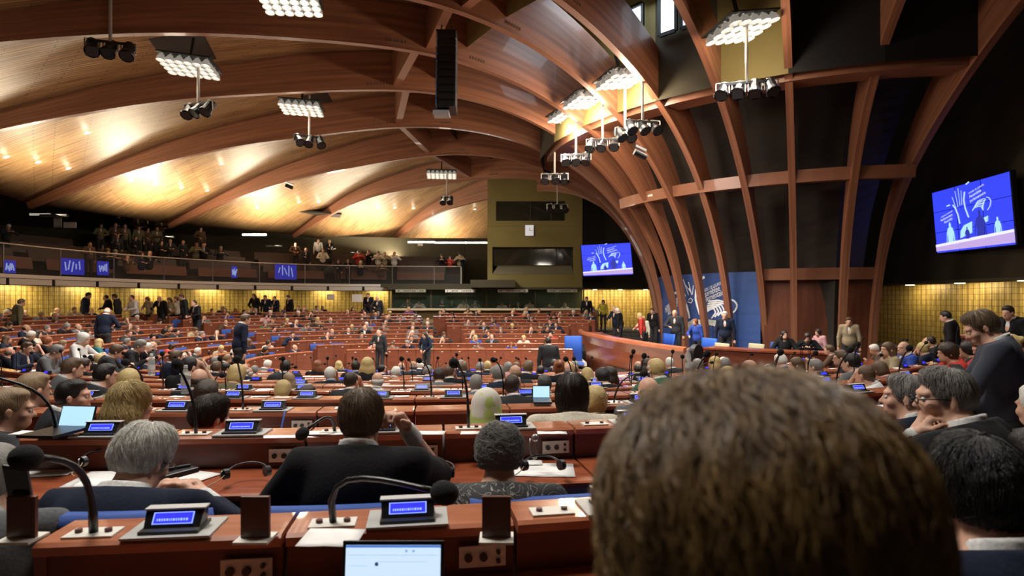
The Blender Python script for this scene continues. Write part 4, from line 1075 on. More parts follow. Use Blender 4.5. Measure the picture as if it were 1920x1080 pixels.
def make_person(h=.014, sit=True, female=False, lean=.12, yaw=0., pitch=.15, roll=0., handL=None, handR=None, curl=.5, hair='short', cloth='suit', torso=1.0, wide=1.0, glasses=False, fingers=True, legs=True, hip=.50, noisy=0., hx=.90, twist=0., shirt=True, elbL=None, elbR=None, hairvol=1.0):
    """returns list of (name, verts, quads, material key). Local frame: faces +y, floor at z=0"""
    P=[]
    w=(.150 if female else .170)*wide
    hipz=hip if sit else .93
    H=V3(0,0,hipz); up=V3(0,math.sin(lean),math.cos(lean))
    TW=rot(twist)
    ch=H+up*(.34*torso); nk=H+up*(.525*torso)+V3(0,.0,0); shl=H+up*(.478*torso)
    hd=nk+V3(0,.050+.06*math.sin(lean),.100)+V3(0,.03*math.sin(pitch)*1.5,-.03*abs(math.sin(pitch)))
    Rh=rot(yaw,pitch,roll)@np.diag([1,1,1]); hp=lambda x,y,z: hd+Rh@(V3(x,y,z)*hx)
    sh={-1:shl+TW@V3(-w,0,0),1:shl+TW@V3(w,0,0)}
    hands={-1:V3(*(handL if handL is not None else (-.15,.36,.84 if sit else .95))),1:V3(*(handR if handR is not None else (.15,.36,.84 if sit else .95)))}
    if not sit:
        if handL is None: hands[-1]=V3(-w-.08,.04,.80)
        if handR is None: hands[1]=V3(w+.08,.04,.80)
    # ---- skin
    B=Field(h)
    E=lambda c,r,k=.015,op='u': B.ell(hp(*c),tuple(q*hx for q in r),k,Rh,op)
    E((0,-.015,.032),(.074,.094,.086)); E((0,.022,-.028),(.060,.072,.080)); E((0,.044,-.078),(.042,.044,.034),.03); E((0,.080,-.062),(.026,.020,.020),.02)
    E((0,.078,.030),(.052,.018,.012),.02)
    B.cone(hp(0,.088,.012),hp(0,.110,-.022),.008*hx,.0125*hx,.012)
    E((0,.090,-.054),(.022,.011,.010),.006)
    if h<.012:
        for sx in (-1,1):
            E((sx*.030,.093,.006),(.017,.014,.011),.008,'s'); E((sx*.014,.098,-.026),(.009,.010,.008),.006)
            E((sx*.042,.066,-.022),(.022,.022,.022),.02)
        E((0,.101,-.0535),(.020,.006,.0022),.003,'s')
    for sx in (-1,1):
        E((sx*.082,-.008,-.010),(.012,.018,.033),.008)
        if h<.009: E((sx*.092,.001,-.006),(.007,.010,.020),.004,'s')
    B.cone(hp(0,-.022,-.045),nk+V3(0,-.005,-.03),.054*hx,.060,.03)
    B.cone(nk+V3(0,-.01,-.02),ch,.06,.10*wide,.05); B.cone(sh[-1],sh[1],.045,.045,.04); B.cone(ch,H+V3(0,0,.05),.11,.12,.04)
    arm={}
    for sx in (-1,1):
        out=TW@V3(sx*.9,-.25,-.55)
        eo=elbL if sx<0 else elbR
        if eo is not None: out=V3(*eo)
        el,hn=elbow(sh[sx],hands[sx],.285,.255,out); arm[sx]=(el,hn)
        B.cone(sh[sx],el,.045,.036,.02); B.cone(el,hn,.036,.025,.02)
        fd=(hn-el)/np.linalg.norm(hn-el)
        side=np.cross(fd,V3(0,0,1)); 
        if np.linalg.norm(side)<.2: side=V3(1,0,0)
        side/=np.linalg.norm(side); nrm=np.cross(side,fd); pal=hn+fd*.055
        B.cone(hn+fd*.02-side*.016,pal+fd*.02-side*.022,.017,.016,.012); B.cone(hn+fd*.02+side*.016,pal+fd*.02+side*.022,.017,.016,.012)
        if fingers and h<.012:
            for q in range(4):
                c0=(pal+fd*.022)+side*(-.030+.020*q); l=(.034,.040,.037,.030)[q if sx>0 else 3-q]
                d1=fd*math.cos(curl*.8)-nrm*math.sin(curl*.8); d2=fd*math.cos(curl*2)-nrm*math.sin(curl*2); d3=fd*math.cos(curl*3)-nrm*math.sin(curl*3)
                p1=c0+d1*l;p2=p1+d2*l*.7;p3=p2+d3*l*.55
                B.cone(c0,p1,.0095,.0088,.004);B.cone(p1,p2,.0088,.0082,.003);B.cone(p2,p3,.0082,.0072,.003)
            t0=hn+fd*.03-side*.024*sx*-1*-1; t1=t0-side*sx*.028+fd*.022-nrm*.012; t2=t1+fd*.030-nrm*.014
            B.cone(t0,t1,.013,.011,.008);B.cone(t1,t2,.011,.009,.004)
        else:
            B.cone(pal,pal+(fd*math.cos(curl)-nrm*math.sin(curl))*.07,.026,.018,.02)
    V,Q=B.build(); P.append(('body',V,Q,'skin'))
    # ---- hair
    if hair!='bald' or True:
        r=random.Random(hash(hair)%1000 if 0 else len(hair)*7+int(wide*10))
        A=Field(h*.9)
        a=lambda c,rr,k=.02,op='u': A.ell(hp(*c),tuple(q*hx for q in rr),k,Rh,op)
        hv=hairvol
        if hair in('short','short_full','crop'):
            g={'short':.008,'short_full':.016,'crop':.004}[hair]*hv
            a((0,-.026,.036),(.0755+g,.090+g,.086+g)); a((0,-.048,-.005),(.063+g*.7,.060+g,.066),.03)
            a((0,.098,-.028),(.072,.072,.088),.012,'s'); 
            for sx in(-1,1): a((sx*(.094+g),.014,-.034),(.033+g,.046,.056),.01,'s')
            if hair!='crop': a((.01,.020,.098),(.055,.052,.022+g),.03)
            A.plane(hp(0,-.05,-.052),Rh@V3(0,.35,-1))
        elif hair=='balding':
            a((0,-.03,.0),(.082,.092,.062)); a((0,.07,.0),(.085,.075,.12),.01,'s'); a((0,-.0,.10),(.058,.085,.05),.01,'s'); A.plane(hp(0,-.05,-.075),Rh@V3(0,.25,-1))
        elif hair in('bob','bobround'):
            a((0,-.018,.036),(.093*hv,.112*hv,.102)); a((0,-.035,-.035),(.090*hv,.085*hv,.085),.03); a((0,.10,-.035),(.060,.075,.085),.012,'s'); A.plane(hp(0,0,-.115),Rh@V3(0,.1,-1))
        elif hair=='curly':
            a((0,-.02,.04),(.100*hv,.115*hv,.105*hv)); a((0,-.045,-.02),(.092,.08,.085),.03); a((0,.105,-.035),(.062,.075,.088),.012,'s'); A.plane(hp(0,0,-.10),Rh@V3(0,.1,-1))
        elif hair=='long':
            a((0,-.018,.036),(.090,.108,.100)); a((0,-.045,-.05),(.088,.075,.10),.03)
            A.cone(hp(-.05,-.05,-.06),hp(-.095,-.055,-.25),.055,.050,.04);A.cone(hp(.05,-.05,-.06),hp(.095,-.055,-.25),.055,.050,.04);A.cone(hp(0,-.065,-.06),hp(0,-.10,-.27),.065,.055,.04)
            a((0,.10,-.04),(.058,.078,.10),.012,'s')
        elif hair=='bun':
            a((0,-.018,.036),(.082,.103,.094)); a((0,-.045,-.02),(.072,.066,.07),.03); a((0,-.115,.06),(.04,.035,.04),.01); a((0,.098,-.028),(.070,.072,.092),.012,'s'); A.plane(hp(0,-.05,-.078),Rh@V3(0,.25,-1))
        elif hair=='scarf':
            a((0,-.015,.030),(.092,.108,.106)); a((0,-.035,-.05),(.085,.08,.09),.04); A.cone(hp(0,-.03,-.08),nk+V3(0,0,-.02),.075,.09,.04); a((0,.105,-.03),(.052,.06,.085),.012,'s')
        ca=[r.uniform(0,6) for _ in range(6)]
        if noisy or hair in('curly',):
            am=noisy or .006
            def disp(x,y,z):
                X=x-hd[0];Y=y-hd[1];Zz=z-hd[2]; an=np.arctan2(X,-Y)
                if hair in('curly','short_full'): return am*(np.sin(X*130+ca[0]+3*np.sin(Zz*60))*np.sin(Y*120+ca[1])*np.sin(Zz*110+ca[2]+2*np.sin(X*50)))
                return am*(.6*np.sin(an*24+9*Zz+ca[0]+2*np.sin(Zz*30+an*3))+.4*np.sin(an*51+ca[1]+Zz*22))
            V,Q=A.build(disp)
        else: V,Q=A.build()
        P.append(('headscarf' if hair=='scarf' else 'hair',V,Q,'hair'))
    # ---- upper clothing
    J=Field(h)
    g=.012 if female else .018
    J.ell(ch+V3(0,-.005,.03),(w*.98+g,.115*wide+g,.20),.05,rot(twist)@rot(0,-lean) if 0 else None); J.ell(H+V3(0,.01,.10)+up*.02,(.15*wide+g,.125*wide+g,.20),.06)
    J.cone(sh[-1]+V3(.02,0,0),sh[1]-V3(.02,0,0),.062+g*.5,.062+g*.5,.05); J.cone(nk+V3(0,-.02,-.045),ch,.070,.12,.05)
    for sx in (-1,1):
        el,hn=arm[sx]; e2=hn+(el-hn)*.10
        J.cone(sh[sx],el,.060+g*.35,.047+g*.2,.035);J.cone(el,e2,.047+g*.2,.036,.02)
    J.cone(nk+V3(-.055,-.02,-.02),nk+V3(.055,-.02,-.02),.030,.030,.03)
    B0=nk+V3(0,0,0.0)
    J.cone(nk+V3(0,-.012,-.06),nk+V3(0,-.012,.02),.088,.070,.02)
    J.cone(nk+V3(0,-.006,-.02),nk+V3(0,.0,.10),.054,.060,.006,'s'); J.ell(nk+V3(0,.07,.0),(.05,.06,.06),.01,None,'s')
    if cloth=='suit':   # front opening showing the shirt
        J.ell(nk+V3(0,.125,-.10),(.045,.07,.13),.01,None,'s')
    J.plane(nk+V3(0,0,.012),(0,.42,1))
    J.plane(H+V3(0,0,-.06 if sit else -.12),(0,0,-1))
    V,Q=J.build(); P.append(('jacket' if cloth=='suit' else 'top',V,Q,'cloth'))
    if cloth=='suit' and shirt:
        S=Field(h)
        S.cone(nk+V3(0,-.010,-.03),nk+V3(0,-.006,.06),.064,.062,.01); S.ell(ch+V3(0,.0,.03),(w*.7,.105*wide,.19),.03)
        S.plane(nk+V3(0,0,.034),(0,.42,1)); S.plane(ch+V3(0,0,-.05),(0,0,-1))
        V,Q=S.build(); P.append(('shirt',V,Q,'shirt'))
        if h<.012:
            for sx in(-1,1):
                S=Field(h); el,hn=arm[sx]; S.cone(hn+(el-hn)*.02,hn+(el-hn)*.2,.031,.034,.01); V,Q=S.build(); P.append(('shirt_cuff',V,Q,'shirt'))
    if legs:
        T=Field(max(h,.016)); 
        for sx in(-1,1):
            a0=H+V3(sx*.09,0,0)
            if sit: kn=V3(sx*.13,.43,hipz+.02); an=V3(sx*.13,.40,.07)
            else: kn=V3(sx*.095,.03,.50); an=V3(sx*.10,-.01,.07)
            T.cone(a0,kn,.085,.062,.04);T.cone(kn,an,.060,.045,.03)
        T.ell(H+V3(0,.0,.02),(.16*wide,.12,.10),.05)
        V,Q=T.build(); P.append(('trousers',V,Q,'legs'))
        T=Field(max(h,.016))
        for sx in(-1,1):
            an=V3(sx*.13,.40,.05) if sit else V3(sx*.10,-.01,.05); T.cone(an,an+V3(0,.14,-.015),.042,.032,.02); T.plane((0,0,.004),(0,0,-1))
        V,Q=T.build(); P.append(('shoes',V,Q,'shoe'))
    ex=[]
    if h<.009:
        for sx in(-1,1): ex.append(('eye',MB().ball(tuple(hp(sx*.030,.083,.006)),.0115*hx,12,8),'eye'))
    if glasses:
        e=MB()
        for sx in(-1,1):
            c=[hp(sx*.030+.020*math.cos(t),.112,.004+.015*math.sin(t)) for t in np.linspace(0,2*PI,13)]; e.tube([tuple(p) for p in c],.0022,5)
            e.tube([tuple(hp(sx*.050,.112,.010)),tuple(hp(sx*.078,.05,.010)),tuple(hp(sx*.083,-.005,.002))],.0024,5)
        e.tube([tuple(hp(-.010,.114,.008)),tuple(hp(.010,.114,.008))],.002,5); ex.append(('glasses',e,'black'))
    top=max(v[1][:,2].max() for v in P if v[0] in('hair','body','headscarf'))
    return P,ex,top,dict(hd=hd,Rh=Rh,arm=arm,nk=nk,ch=ch)
# materials for people
SK={'fair':(.62,.36,.25),'pink':(.66,.34,.25),'tan':(.46,.25,.15),'brown':(.22,.11,.065)}
def skinm(n): c=SK[n]; return mat('skin_'+n,c,.5,col2=tuple(q*.9 for q in c),scale=(40,40,40),spec=.35)
HC={'black':(.012,.010,.009),'dark brown':(.035,.020,.012),'brown':(.12,.07,.036),'light brown':(.19,.125,.07),'blonde':(.62,.46,.19),'grey':(.26,.25,.23),'white':(.84,.82,.74),'red':(.28,.09,.03),'sandy':(.30,.20,.11)}
def hairm(n): c=HC[n]; return mat('hair_'+n.replace(' ','_'),c,.42,col2=tuple(q*.68 for q in c),scale=(260,260,14),bump=.5,lo=.3,hi=.7)
CC={'black':(.010,.010,.012),'navy':(.012,.018,.040),'charcoal':(.030,.032,.036),'grey':(.14,.145,.15),'white':(.72,.72,.70),'cream':(.66,.62,.50),'red':(.50,.045,.035),'beige':(.36,.29,.18),'light blue':(.25,.38,.60),'blue':(.03,.07,.35),'green':(.06,.14,.08),'pink':(.60,.32,.34),'brown':(.10,.06,.035),'olive':(.14,.13,.07),'purple':(.12,.04,.14),'teal':(.03,.16,.18),'yellow':(.55,.45,.06)}
def clothm(n): c=CC[n]; return mat('cloth_'+n.replace(' ','_'),c,.85,col2=tuple(q*.8 for q in c),scale=(90,90,90),spec=.25,bump=.15)
M_shoe=mat('shoe_leather',(.012,.010,.009),.4); M_trou=mat('trouser_cloth',(.02,.02,.024),.9)
M_eye=mat('eye_white',(.55,.52,.48),.2)
def mkey(k,sp):
    return {'skin':lambda: skinm(sp.get('skin','fair')),'hair':lambda: sp['hairmat'] if 'hairmat' in sp else hairm(sp['hc']),'cloth':lambda: sp['clothmat'] if 'clothmat' in sp else clothm(sp['cc']),
            'shirt':lambda: clothm(sp.get('sc','white')),'legs':lambda: M_trou,'shoe':lambda: M_shoe,'eye':lambda: M_eye,'black':lambda: M_blkpl}[k]()
def strands(parent,hairV,hairQ,hd,Rh,m,n=2500,seg=9,w=.0011,t0=.05,t1=2.3,jit=.35,lift=.003,crown=(0,-.35,1),seed=1,name='hair_strands',swirl=.3,wave=0.):
    bv=BVHTree.FromPolygons([tuple(v) for v in hairV],[tuple(q) for q in hairQ]); r=random.Random(seed); c=Vector(hd); cz=(Vector(Rh@V3(*crown))).normalized()
    ux=cz.orthogonal().normalized(); uy=cz.cross(ux); vs=[];fs=[]
    for i in range(n):
        ph=r.uniform(0,2*PI); a=t0+(t1-t0)*r.random()**.8; L=r.uniform(.35,.8); sw=r.gauss(swirl,jit); pts=[];lf=r.uniform(-.3,1)*lift; w1=r.uniform(0,6)
        for q in range(seg+1):
            th=a+L*q/seg; p_=ph+sw*q/seg*.5+wave*math.sin(w1+q*1.3)*.08
            d=cz*math.cos(th)+(ux*math.cos(p_)+uy*math.sin(p_))*math.sin(th); hit=bv.ray_cast(c+d*.5,-d,.48)
            if hit[0] is None: break
            rr=(hit[0]-c).length
            if pts and abs(rr-(pts[-1]-c).length)>.03: break
            pts.append(c+d*(rr+lf+.0008*q))
        if len(pts)<3: continue
        k0=len(vs)
        for q,p in enumerate(pts):
            t=(pts[min(q+1,len(pts)-1)]-pts[max(q-1,0)]).normalized(); nn=(p-c).normalized(); s_=t.cross(nn).normalized(); ww=w*(1-.6*q/len(pts))
            vs+=[p-s_*ww,p+s_*ww,p+nn*ww]
        for q in range(len(pts)-1):
            b=k0+q*3
            for e in range(3): fs.append((b+e,b+(e+1)%3,b+3+(e+1)%3,b+3+e))
    mb=MB();mb.add(vs,fs); return mb.obj(name,m,parent,smooth=True,kind='stuff')
def link_person(parts,ex,sp,loc,rz,label,group=None,scale=1.0):
    t=thing('person',label,'person',loc,rz,group); t.scale=(scale,)*3
    d={}
    for (n,V,Q,k) in parts: d[n]=mobj(n,npmesh(n,V,Q,mkey(k,sp)),None,t)
    for (n,e,k) in ex: d[n]=e.obj(n,mkey(k,sp),t,smooth=True)
    return t,d
# ---- heroes: (label, u, v_top, d, facing rz offset, spec)
def hero(label,u,v,d,rz,spec,floor,strand=None,fixscale=None):
    sp={k:spec.pop(k) for k in list(spec) if k in('skin','hc','cc','sc','hairmat','clothmat')}
    parts,ex,top,info=make_person(**spec)
    p=at(u,v,d); hdxy=info['hd']; s=fixscale or (p.z-floor)/top; s=min(max(s,.80),1.15)
    c,s_=math.cos(rz),math.sin(rz); ox=(hdxy[0]*c-hdxy[1]*s_)*s; oy=(hdxy[0]*s_+hdxy[1]*c)*s
    fl=p.z-top*s
    t,dd=link_person(parts,ex,sp,(p.x-ox,p.y-oy,fl),rz,label,None,s)
    if strand:
        hv=[q for q in parts if q[0]=='hair'][0]; strands(dd['hair'],hv[1],hv[2],info['hd'],info['Rh'],mkey('hair',sp),**strand)
    HEROES.append((t,p.x,p.y,d)); return t,dd,info
HEROES=[]
R0=fk(0);R1=fk(1);R2=fk(2);R3=fk(3)
M_hbig=mat('hair_brown_close',(.38,.235,.085),.38,col2=(.07,.035,.015),scale=(60,60,10),bump=.3,lo=.3,hi=.75,detail=6)
hero('person directly in front of the camera, large blurred brown-haired head from behind',1395,702,.47,.0,dict(h=.008,hx=.99,hair='bob',hairvol=1.18,hc='brown',cc='black',hairmat=M_hbig,female=True,legs=False,noisy=.0015,cloth='top',fingers=False,hip=.62,handL=(-.2,.25,.8),handR=(.2,.25,.8)),R0,dict(n=6500,w=.0011,seg=12,t0=.0,t1=2.2,lift=.004,jit=.16,crown=(.12,.2,1),seed=3,wave=.25),fixscale=1.0)
hero('black-haired person in navy suit with white collar, from behind at lower right',1826,812,1.24,.02,dict(h=.008,hx=.86,hair='short_full',hc='black',cc='navy',noisy=.004,pitch=.2,yaw=.0,fingers=False,legs=False),R0,dict(n=2200,w=.001,lift=.004,seed=5))
hero('white-haired person in navy suit leaning over the desk in the second row',270,790,2.02,-.0,dict(h=.008,hair='short_full',hairvol=1.1,hc='white',cc='navy',pitch=.5,yaw=-.25,lean=.30,wide=1.2,noisy=.0035,handL=(-.10,.40,.86),handR=(.12,.40,.86),glasses=True,torso=.9,roll=.08,hx=.90),R1,dict(n=2600,w=.0010,lift=.005,seed=7,jit=.25))
hero('person in black suit with short brown hair raising the right hand beside the head',680,725,2.12,.02,dict(h=.008,hair='crop',hairvol=1.6,hc='light brown',cc='black',pitch=.1,lean=.08,wide=1.06,hx=.88,handL=(-.17,.30,.84),handR=(.145,.17,1.07),elbR=(.45,-.1,-1),curl=.95,noisy=.0012),R1,dict(n=2400,w=.0008,lift=.002,seed=9,jit=.3))
M_pat=clothm('black')
def patt():
    m=mat('patterned_jacket',(.02,.02,.02),.7); nt=m.node_tree;N=nt.nodes;L=nt.links;b=N['Principled BSDF']
    tc=N.new('ShaderNodeTexCoord'); n=N.new('ShaderNodeTexNoise'); n.inputs['Scale'].default_value=9; n.inputs['Detail'].default_value=2; n.inputs['Distortion'].default_value=3.2; L.new(tc.outputs['Object'],n.inputs[0])
    cr=N.new('ShaderNodeValToRGB'); e=cr.color_ramp.elements; e[0].position=.485;e[0].color=(.012,.012,.013,1);e[1].position=.50;e[1].color=(.42,.42,.38,1); e2=e.new(.515);e2.color=(.012,.012,.013,1)
    L.new(n.outputs['Fac'],cr.inputs[0]);L.new(cr.outputs[0],b.inputs['Base Color']); return m
hero('person with short curly grey hair in a black jacket with pale swirling pattern',937,793,2.05,.0,dict(h=.008,hair='short_full',hairvol=1.1,hc='grey',cc='black',clothmat=patt(),female=True,cloth='top',pitch=.42,noisy=.005,lean=.14,wide=1.2,torso=.98,hx=.86),R1,dict(n=2600,w=.0012,lift=.010,seed=11,jit=.9,wave=2))
hero('person in grey jacket at the far left edge holding up a phone',-22,830,1.75,.35,dict(h=.008,hair='short',hc='grey',cc='grey',pitch=.2,handL=(-.1,.35,.80),handR=(.20,.34,.86),curl=.7,lean=.18,torso=.95),R1)
hero('person with sandy hair in dark suit turned right at the left edge, third row',22,726,3.05,-.75,dict(h=.008,hair='short',hc='sandy',cc='charcoal',pitch=.15,yaw=-.2),R2)
hero('person with dark hair in profile facing right behind the open laptop',140,710,3.7,-.9,dict(h=.008,hair='short',hc='black',cc='charcoal',pitch=.05,yaw=-.35),R2+.0,)
hero('person with long blonde hair and patterned top in the third row',247,712,3.0,-.15,dict(h=.008,hair='long',hc='blonde',cc='olive',clothmat=None or patt(),female=True,cloth='top',pitch=.12,yaw=-.3,noisy=.004),R2,dict(n=2600,w=.0012,lift=.004,seed=13,t1=2.6,jit=.3))
hero('person with dark brown hair and red top in the third row',398,738,3.1,-.2,dict(h=.009,hair='short_full',hc='dark brown',cc='red',female=True,cloth='top',pitch=.2,yaw=-.5,noisy=.003,torso=.95),R2,dict(n=1500,w=.001,lift=.004,seed=15))
hero('person in light headscarf with green patch in the third row',912,726,3.15,.0,dict(h=.009,hair='scarf',hc='white',cc='grey',hairmat=mat('scarf_cloth',(.62,.58,.50),.8,col2=(.42,.52,.14),scale=(5,5,5),lo=.50,hi=.53),female=True,cloth='top',pitch=.3,torso=.95),R2)
hero('person with brown bob hair in a cream jacket, third row centre',1073,697,3.15,.0,dict(h=.009,hair='bob',hairvol=.96,hc='dark brown',cc='cream',female=True,cloth='top',pitch=.15,wide=1.2,yaw=-.15,noisy=.002),R2,dict(n=1800,w=.001,lift=.003,seed=17,jit=.2))
hero('person with grey hair and glasses in black suit resting chin on hand at right',1768,688,2.3,.55,dict(h=.008,hx=.84,hair='short',hc='grey',cc='black',pitch=.12,yaw=.75,glasses=True,wide=1.15,handL=(-.105,.175,.985),elbL=(-.6,.5,-1),handR=(.15,.4,.86),curl=1.2,noisy=.002),R1,dict(n=1600,w=.0009,lift=.004,seed=19,jit=.3))
hero('person with grey-brown hair in navy suit looking left, third row at right',1695,700,3.05,.45,dict(h=.008,hair='short',hc='grey',cc='navy',pitch=.05,yaw=.6,lean=.05),R2,dict(n=1000,w=.0009,lift=.003,seed=21))
hero('standing person in dark blue-grey suit looking down at a phone at right',1838,580,3.4,.95,dict(h=.008,hx=.84,sit=False,hair='short',hc='light brown',cc='navy',clothmat=mat('slate_suit',(.035,.042,.062),.85),pitch=.55,yaw=.25,handL=(-.05,.33,1.10),handR=(.07,.34,1.10),curl=.9,lean=.06,torso=1.0),R1-.0,dict(n=1400,w=.0009,lift=.003,seed=23))
hero('grey-haired person cut by the right edge of the photo, third row',1945,718,3.0,.2,dict(h=.010,hair='short',hc='white',cc='charcoal',pitch=.2),R2)
hero('person in dark blue jacket at the right edge with a pale cuff',1950,800,1.9,.6,dict(h=.010,hair='short',hc='black',cc='navy',pitch=.3,handL=(-.22,.33,.92),handR=(.1,.38,.86)),R1)
hero('bald person mostly hidden behind the large brown-haired head',1512,708,2.75,.15,dict(h=.010,hair='balding',hc='brown',cc='charcoal',pitch=.15,skin='tan'),R2)
# phones held by hands
def slab_thing(name,label,cat,p,d,R,m,scr=None):
    t=thing(name,label,cat,tuple(p)); o=MB().box((0,0,0),d,R=R).obj('phone_body',m,t); bevel(o,.003)
    if scr: MB().box(R@Vector((0,-d[1]/2-.0006,0)),(d[0]*.9,.0006,d[2]*.9),R=R).obj('screen',scr,t)
    return t
slab_thing('phone','black phone held up at the left edge of the photo','phone',at(34,905,1.5),(.06,.008,.11),Matrix.Rotation(.5,3,'X')@Matrix.Rotation(.25,3,'Y'),M_blkpl,mat('phone_dark',(.02,.02,.025),.1))
slab_thing('phone','phone held by the standing person at right','phone',at(1800,694,3.0),(.055,.008,.09),Matrix.Rotation(-1.0,3,'X'),M_blkpl)
slab_thing('phone','black phone held in a hand beside the large brown-haired head','phone',at(1642,800,1.55),(.07,.009,.145),Matrix.Rotation(1.0,3,'X')@Matrix.Rotation(-.55,3,'Y'),M_blkpl)
hb_=Field(.006); q=at(1655,828,1.53); q=V3(*q)
hb_.cone(q+V3(.10,-.05,-.18),q+V3(.02,0,-.045),.032,.024,.01); hb_.cone(q+V3(.02,0,-.045),q+V3(.005,.0,.01),.028,.022,.012)
for k_ in range(4): hb_.cone(q+V3(.022,-.010,-.025+.017*k_),q+V3(-.004,-.034,-.015+.019*k_),.0095,.0085,.004); hb_.cone(q+V3(-.004,-.034,-.015+.019*k_),q+V3(-.022,-.024,-.012+.019*k_),.0085,.0075,.003)
hb_.cone(q+V3(.0,.012,-.02),q+V3(-.032,.006,.012),.012,.010,.006); hb_.cone(q+V3(-.032,.006,.012),q+V3(-.030,-.002,.045),.010,.008,.004)
ht=thing('person','person hidden by the large brown-haired head, one hand holding a phone','person',tuple(q)); V_,Q_=hb_.build(); mobj('hand',npmesh('hand',V_-q,Q_,skinm('fair')),None,ht)
sl_=Field(.01); sl_.cone(q+V3(.085,-.045,-.155),q+V3(.30,.02,-.42),.045,.065,.01); sl_.cone(q+V3(.30,.02,-.42),q+V3(.26,-.3,-.15),.065,.08,.02)
V_,Q_=sl_.build(); mobj('sleeve',npmesh('sleeve',V_-q,Q_,clothm('navy')),None,ht)
# ------------------------------------------------------------------ crowd prototypes (shared meshes, materials set per person)
PRO={}
def proto(key,**kw):
    parts,ex,top,info=make_person(**kw); ms=[]
    for (n,V,Q,k) in parts: ms.append((n,npmesh(n,V,Q,M_label),k))
    for (n,e,k) in ex: m=e.mesh(n,True); m.materials.append(M_label); ms.append((n,m,k))
    PRO[key]=(ms,top,info)
MHAIR=['short','short_full','balding','crop']; FHAIR=['bob','long','bun','curly']
POSES=[dict(pitch=.15,lean=.12),dict(pitch=.45,lean=.25,handL=(-.12,.38,.86),handR=(.10,.36,.86)),dict(pitch=.0,lean=-.05,yaw=.4,handL=(-.12,.25,.75),handR=(.1,.28,.78)),dict(pitch=.1,yaw=-.45,lean=.1,handR=(.07,.20,1.10),elbR=(.3,.4,-1))]
NEARP=[];FARP=[]
for i in range(8):
    f=i>=5; hr=(MHAIR+MHAIR[:1])[i] if not f else FHAIR[i-5]
    proto(('n',i),h=.0125,hair=hr,female=f,cloth='suit' if not f else 'top',noisy=.0025 if hr!='balding' else 0,**POSES[i%4]); NEARP.append(('n',i,f,hr))
proto(('n',8),h=.0125,hair='curly',female=True,cloth='top',noisy=.005,**POSES[0]); NEARP.append(('n',8,True,'curly'))
for i in range(9):
    f=i>=5; hr=(MHAIR+['short_full'])[i] if not f else FHAIR[i-5]
    proto(('f',i),h=.019,hair=hr,female=f,cloth='suit' if not f else 'top',fingers=False,legs=False,**POSES[i%4]); FARP.append(('f',i,f,hr))
for i,(hr,f,hl,hrr) in enumerate((('short',False,None,None),('crop',False,(-.12,.30,1.12),(.12,.30,1.12)),('balding',False,None,(.1,.3,1.15)),('bob',True,None,(.12,.28,1.1)),('long',True,(-.1,.2,1.0),(.1,.2,1.0)))):
    proto(('s',i),h=.017,sit=False,hair=hr,female=f,cloth='suit' if not f else 'top',handL=hl,handR=hrr,pitch=.1 if i%2 else .3,fingers=False)
PR=random.Random(5)
def rgbw(opts): return PR.choices([o[0] for o in opts],[o[1] for o in opts])[0]
def style(f):
    hc=rgbw([('dark brown',3),('black',2.4),('brown',3),('grey',3),('white',1.6),('light brown',1.2),('blonde',.4),('sandy',.8)]) if not f else rgbw([('blonde',3),('brown',3),('dark brown',3),('black',1.5),('red',.8),('grey',1)])
    cc=rgbw([('black',4),('navy',4),('charcoal',4),('grey',1.6),('brown',.8),('beige',.4)]) if not f else rgbw([('black',3),('red',1.2),('white',1),('cream',1),('blue',1.2),('green',.5),('beige',1),('pink',.7),('purple',.6),('navy',1.4),('teal',.5)])
    sk=rgbw([('fair',5),('pink',3),('tan',2),('brown',.5)])
    sc=rgbw([('white',5),('light blue',2)])
    return dict(hc=hc,cc=cc,skin=sk,sc=sc)
HN={'short':'short %s hair','short_full':'full %s hair','balding':'balding %s hair','crop':'cropped %s hair','bob':'%s bob','long':'long %s hair','bun':'%s hair in a bun','curly':'curly %s hair','scarf':'a scarf'}
def place(key,sp,x,y,z,rz,label,group,top=None,s=None,skip=()):
    ms,tp,info=PRO[key]; s=s or 1.0
    if top is not None: s=min(max((top-z)/tp,.86),1.12)
    t=thing('person',label,'person',(x,y,z if top is None else top-tp*s),rz,group); t.scale=(s,)*3
    for n,m,k in ms:
        if n in skip: continue
        o=bpy.data.objects.new(n,m); LINK(o); o.parent=t; o.material_slots[0].link='OBJECT'; o.material_slots[0].material=mkey(k,sp)
    return t
BASECNT=len(bpy.data.objects)
used=[]
PEOPLE=[0]
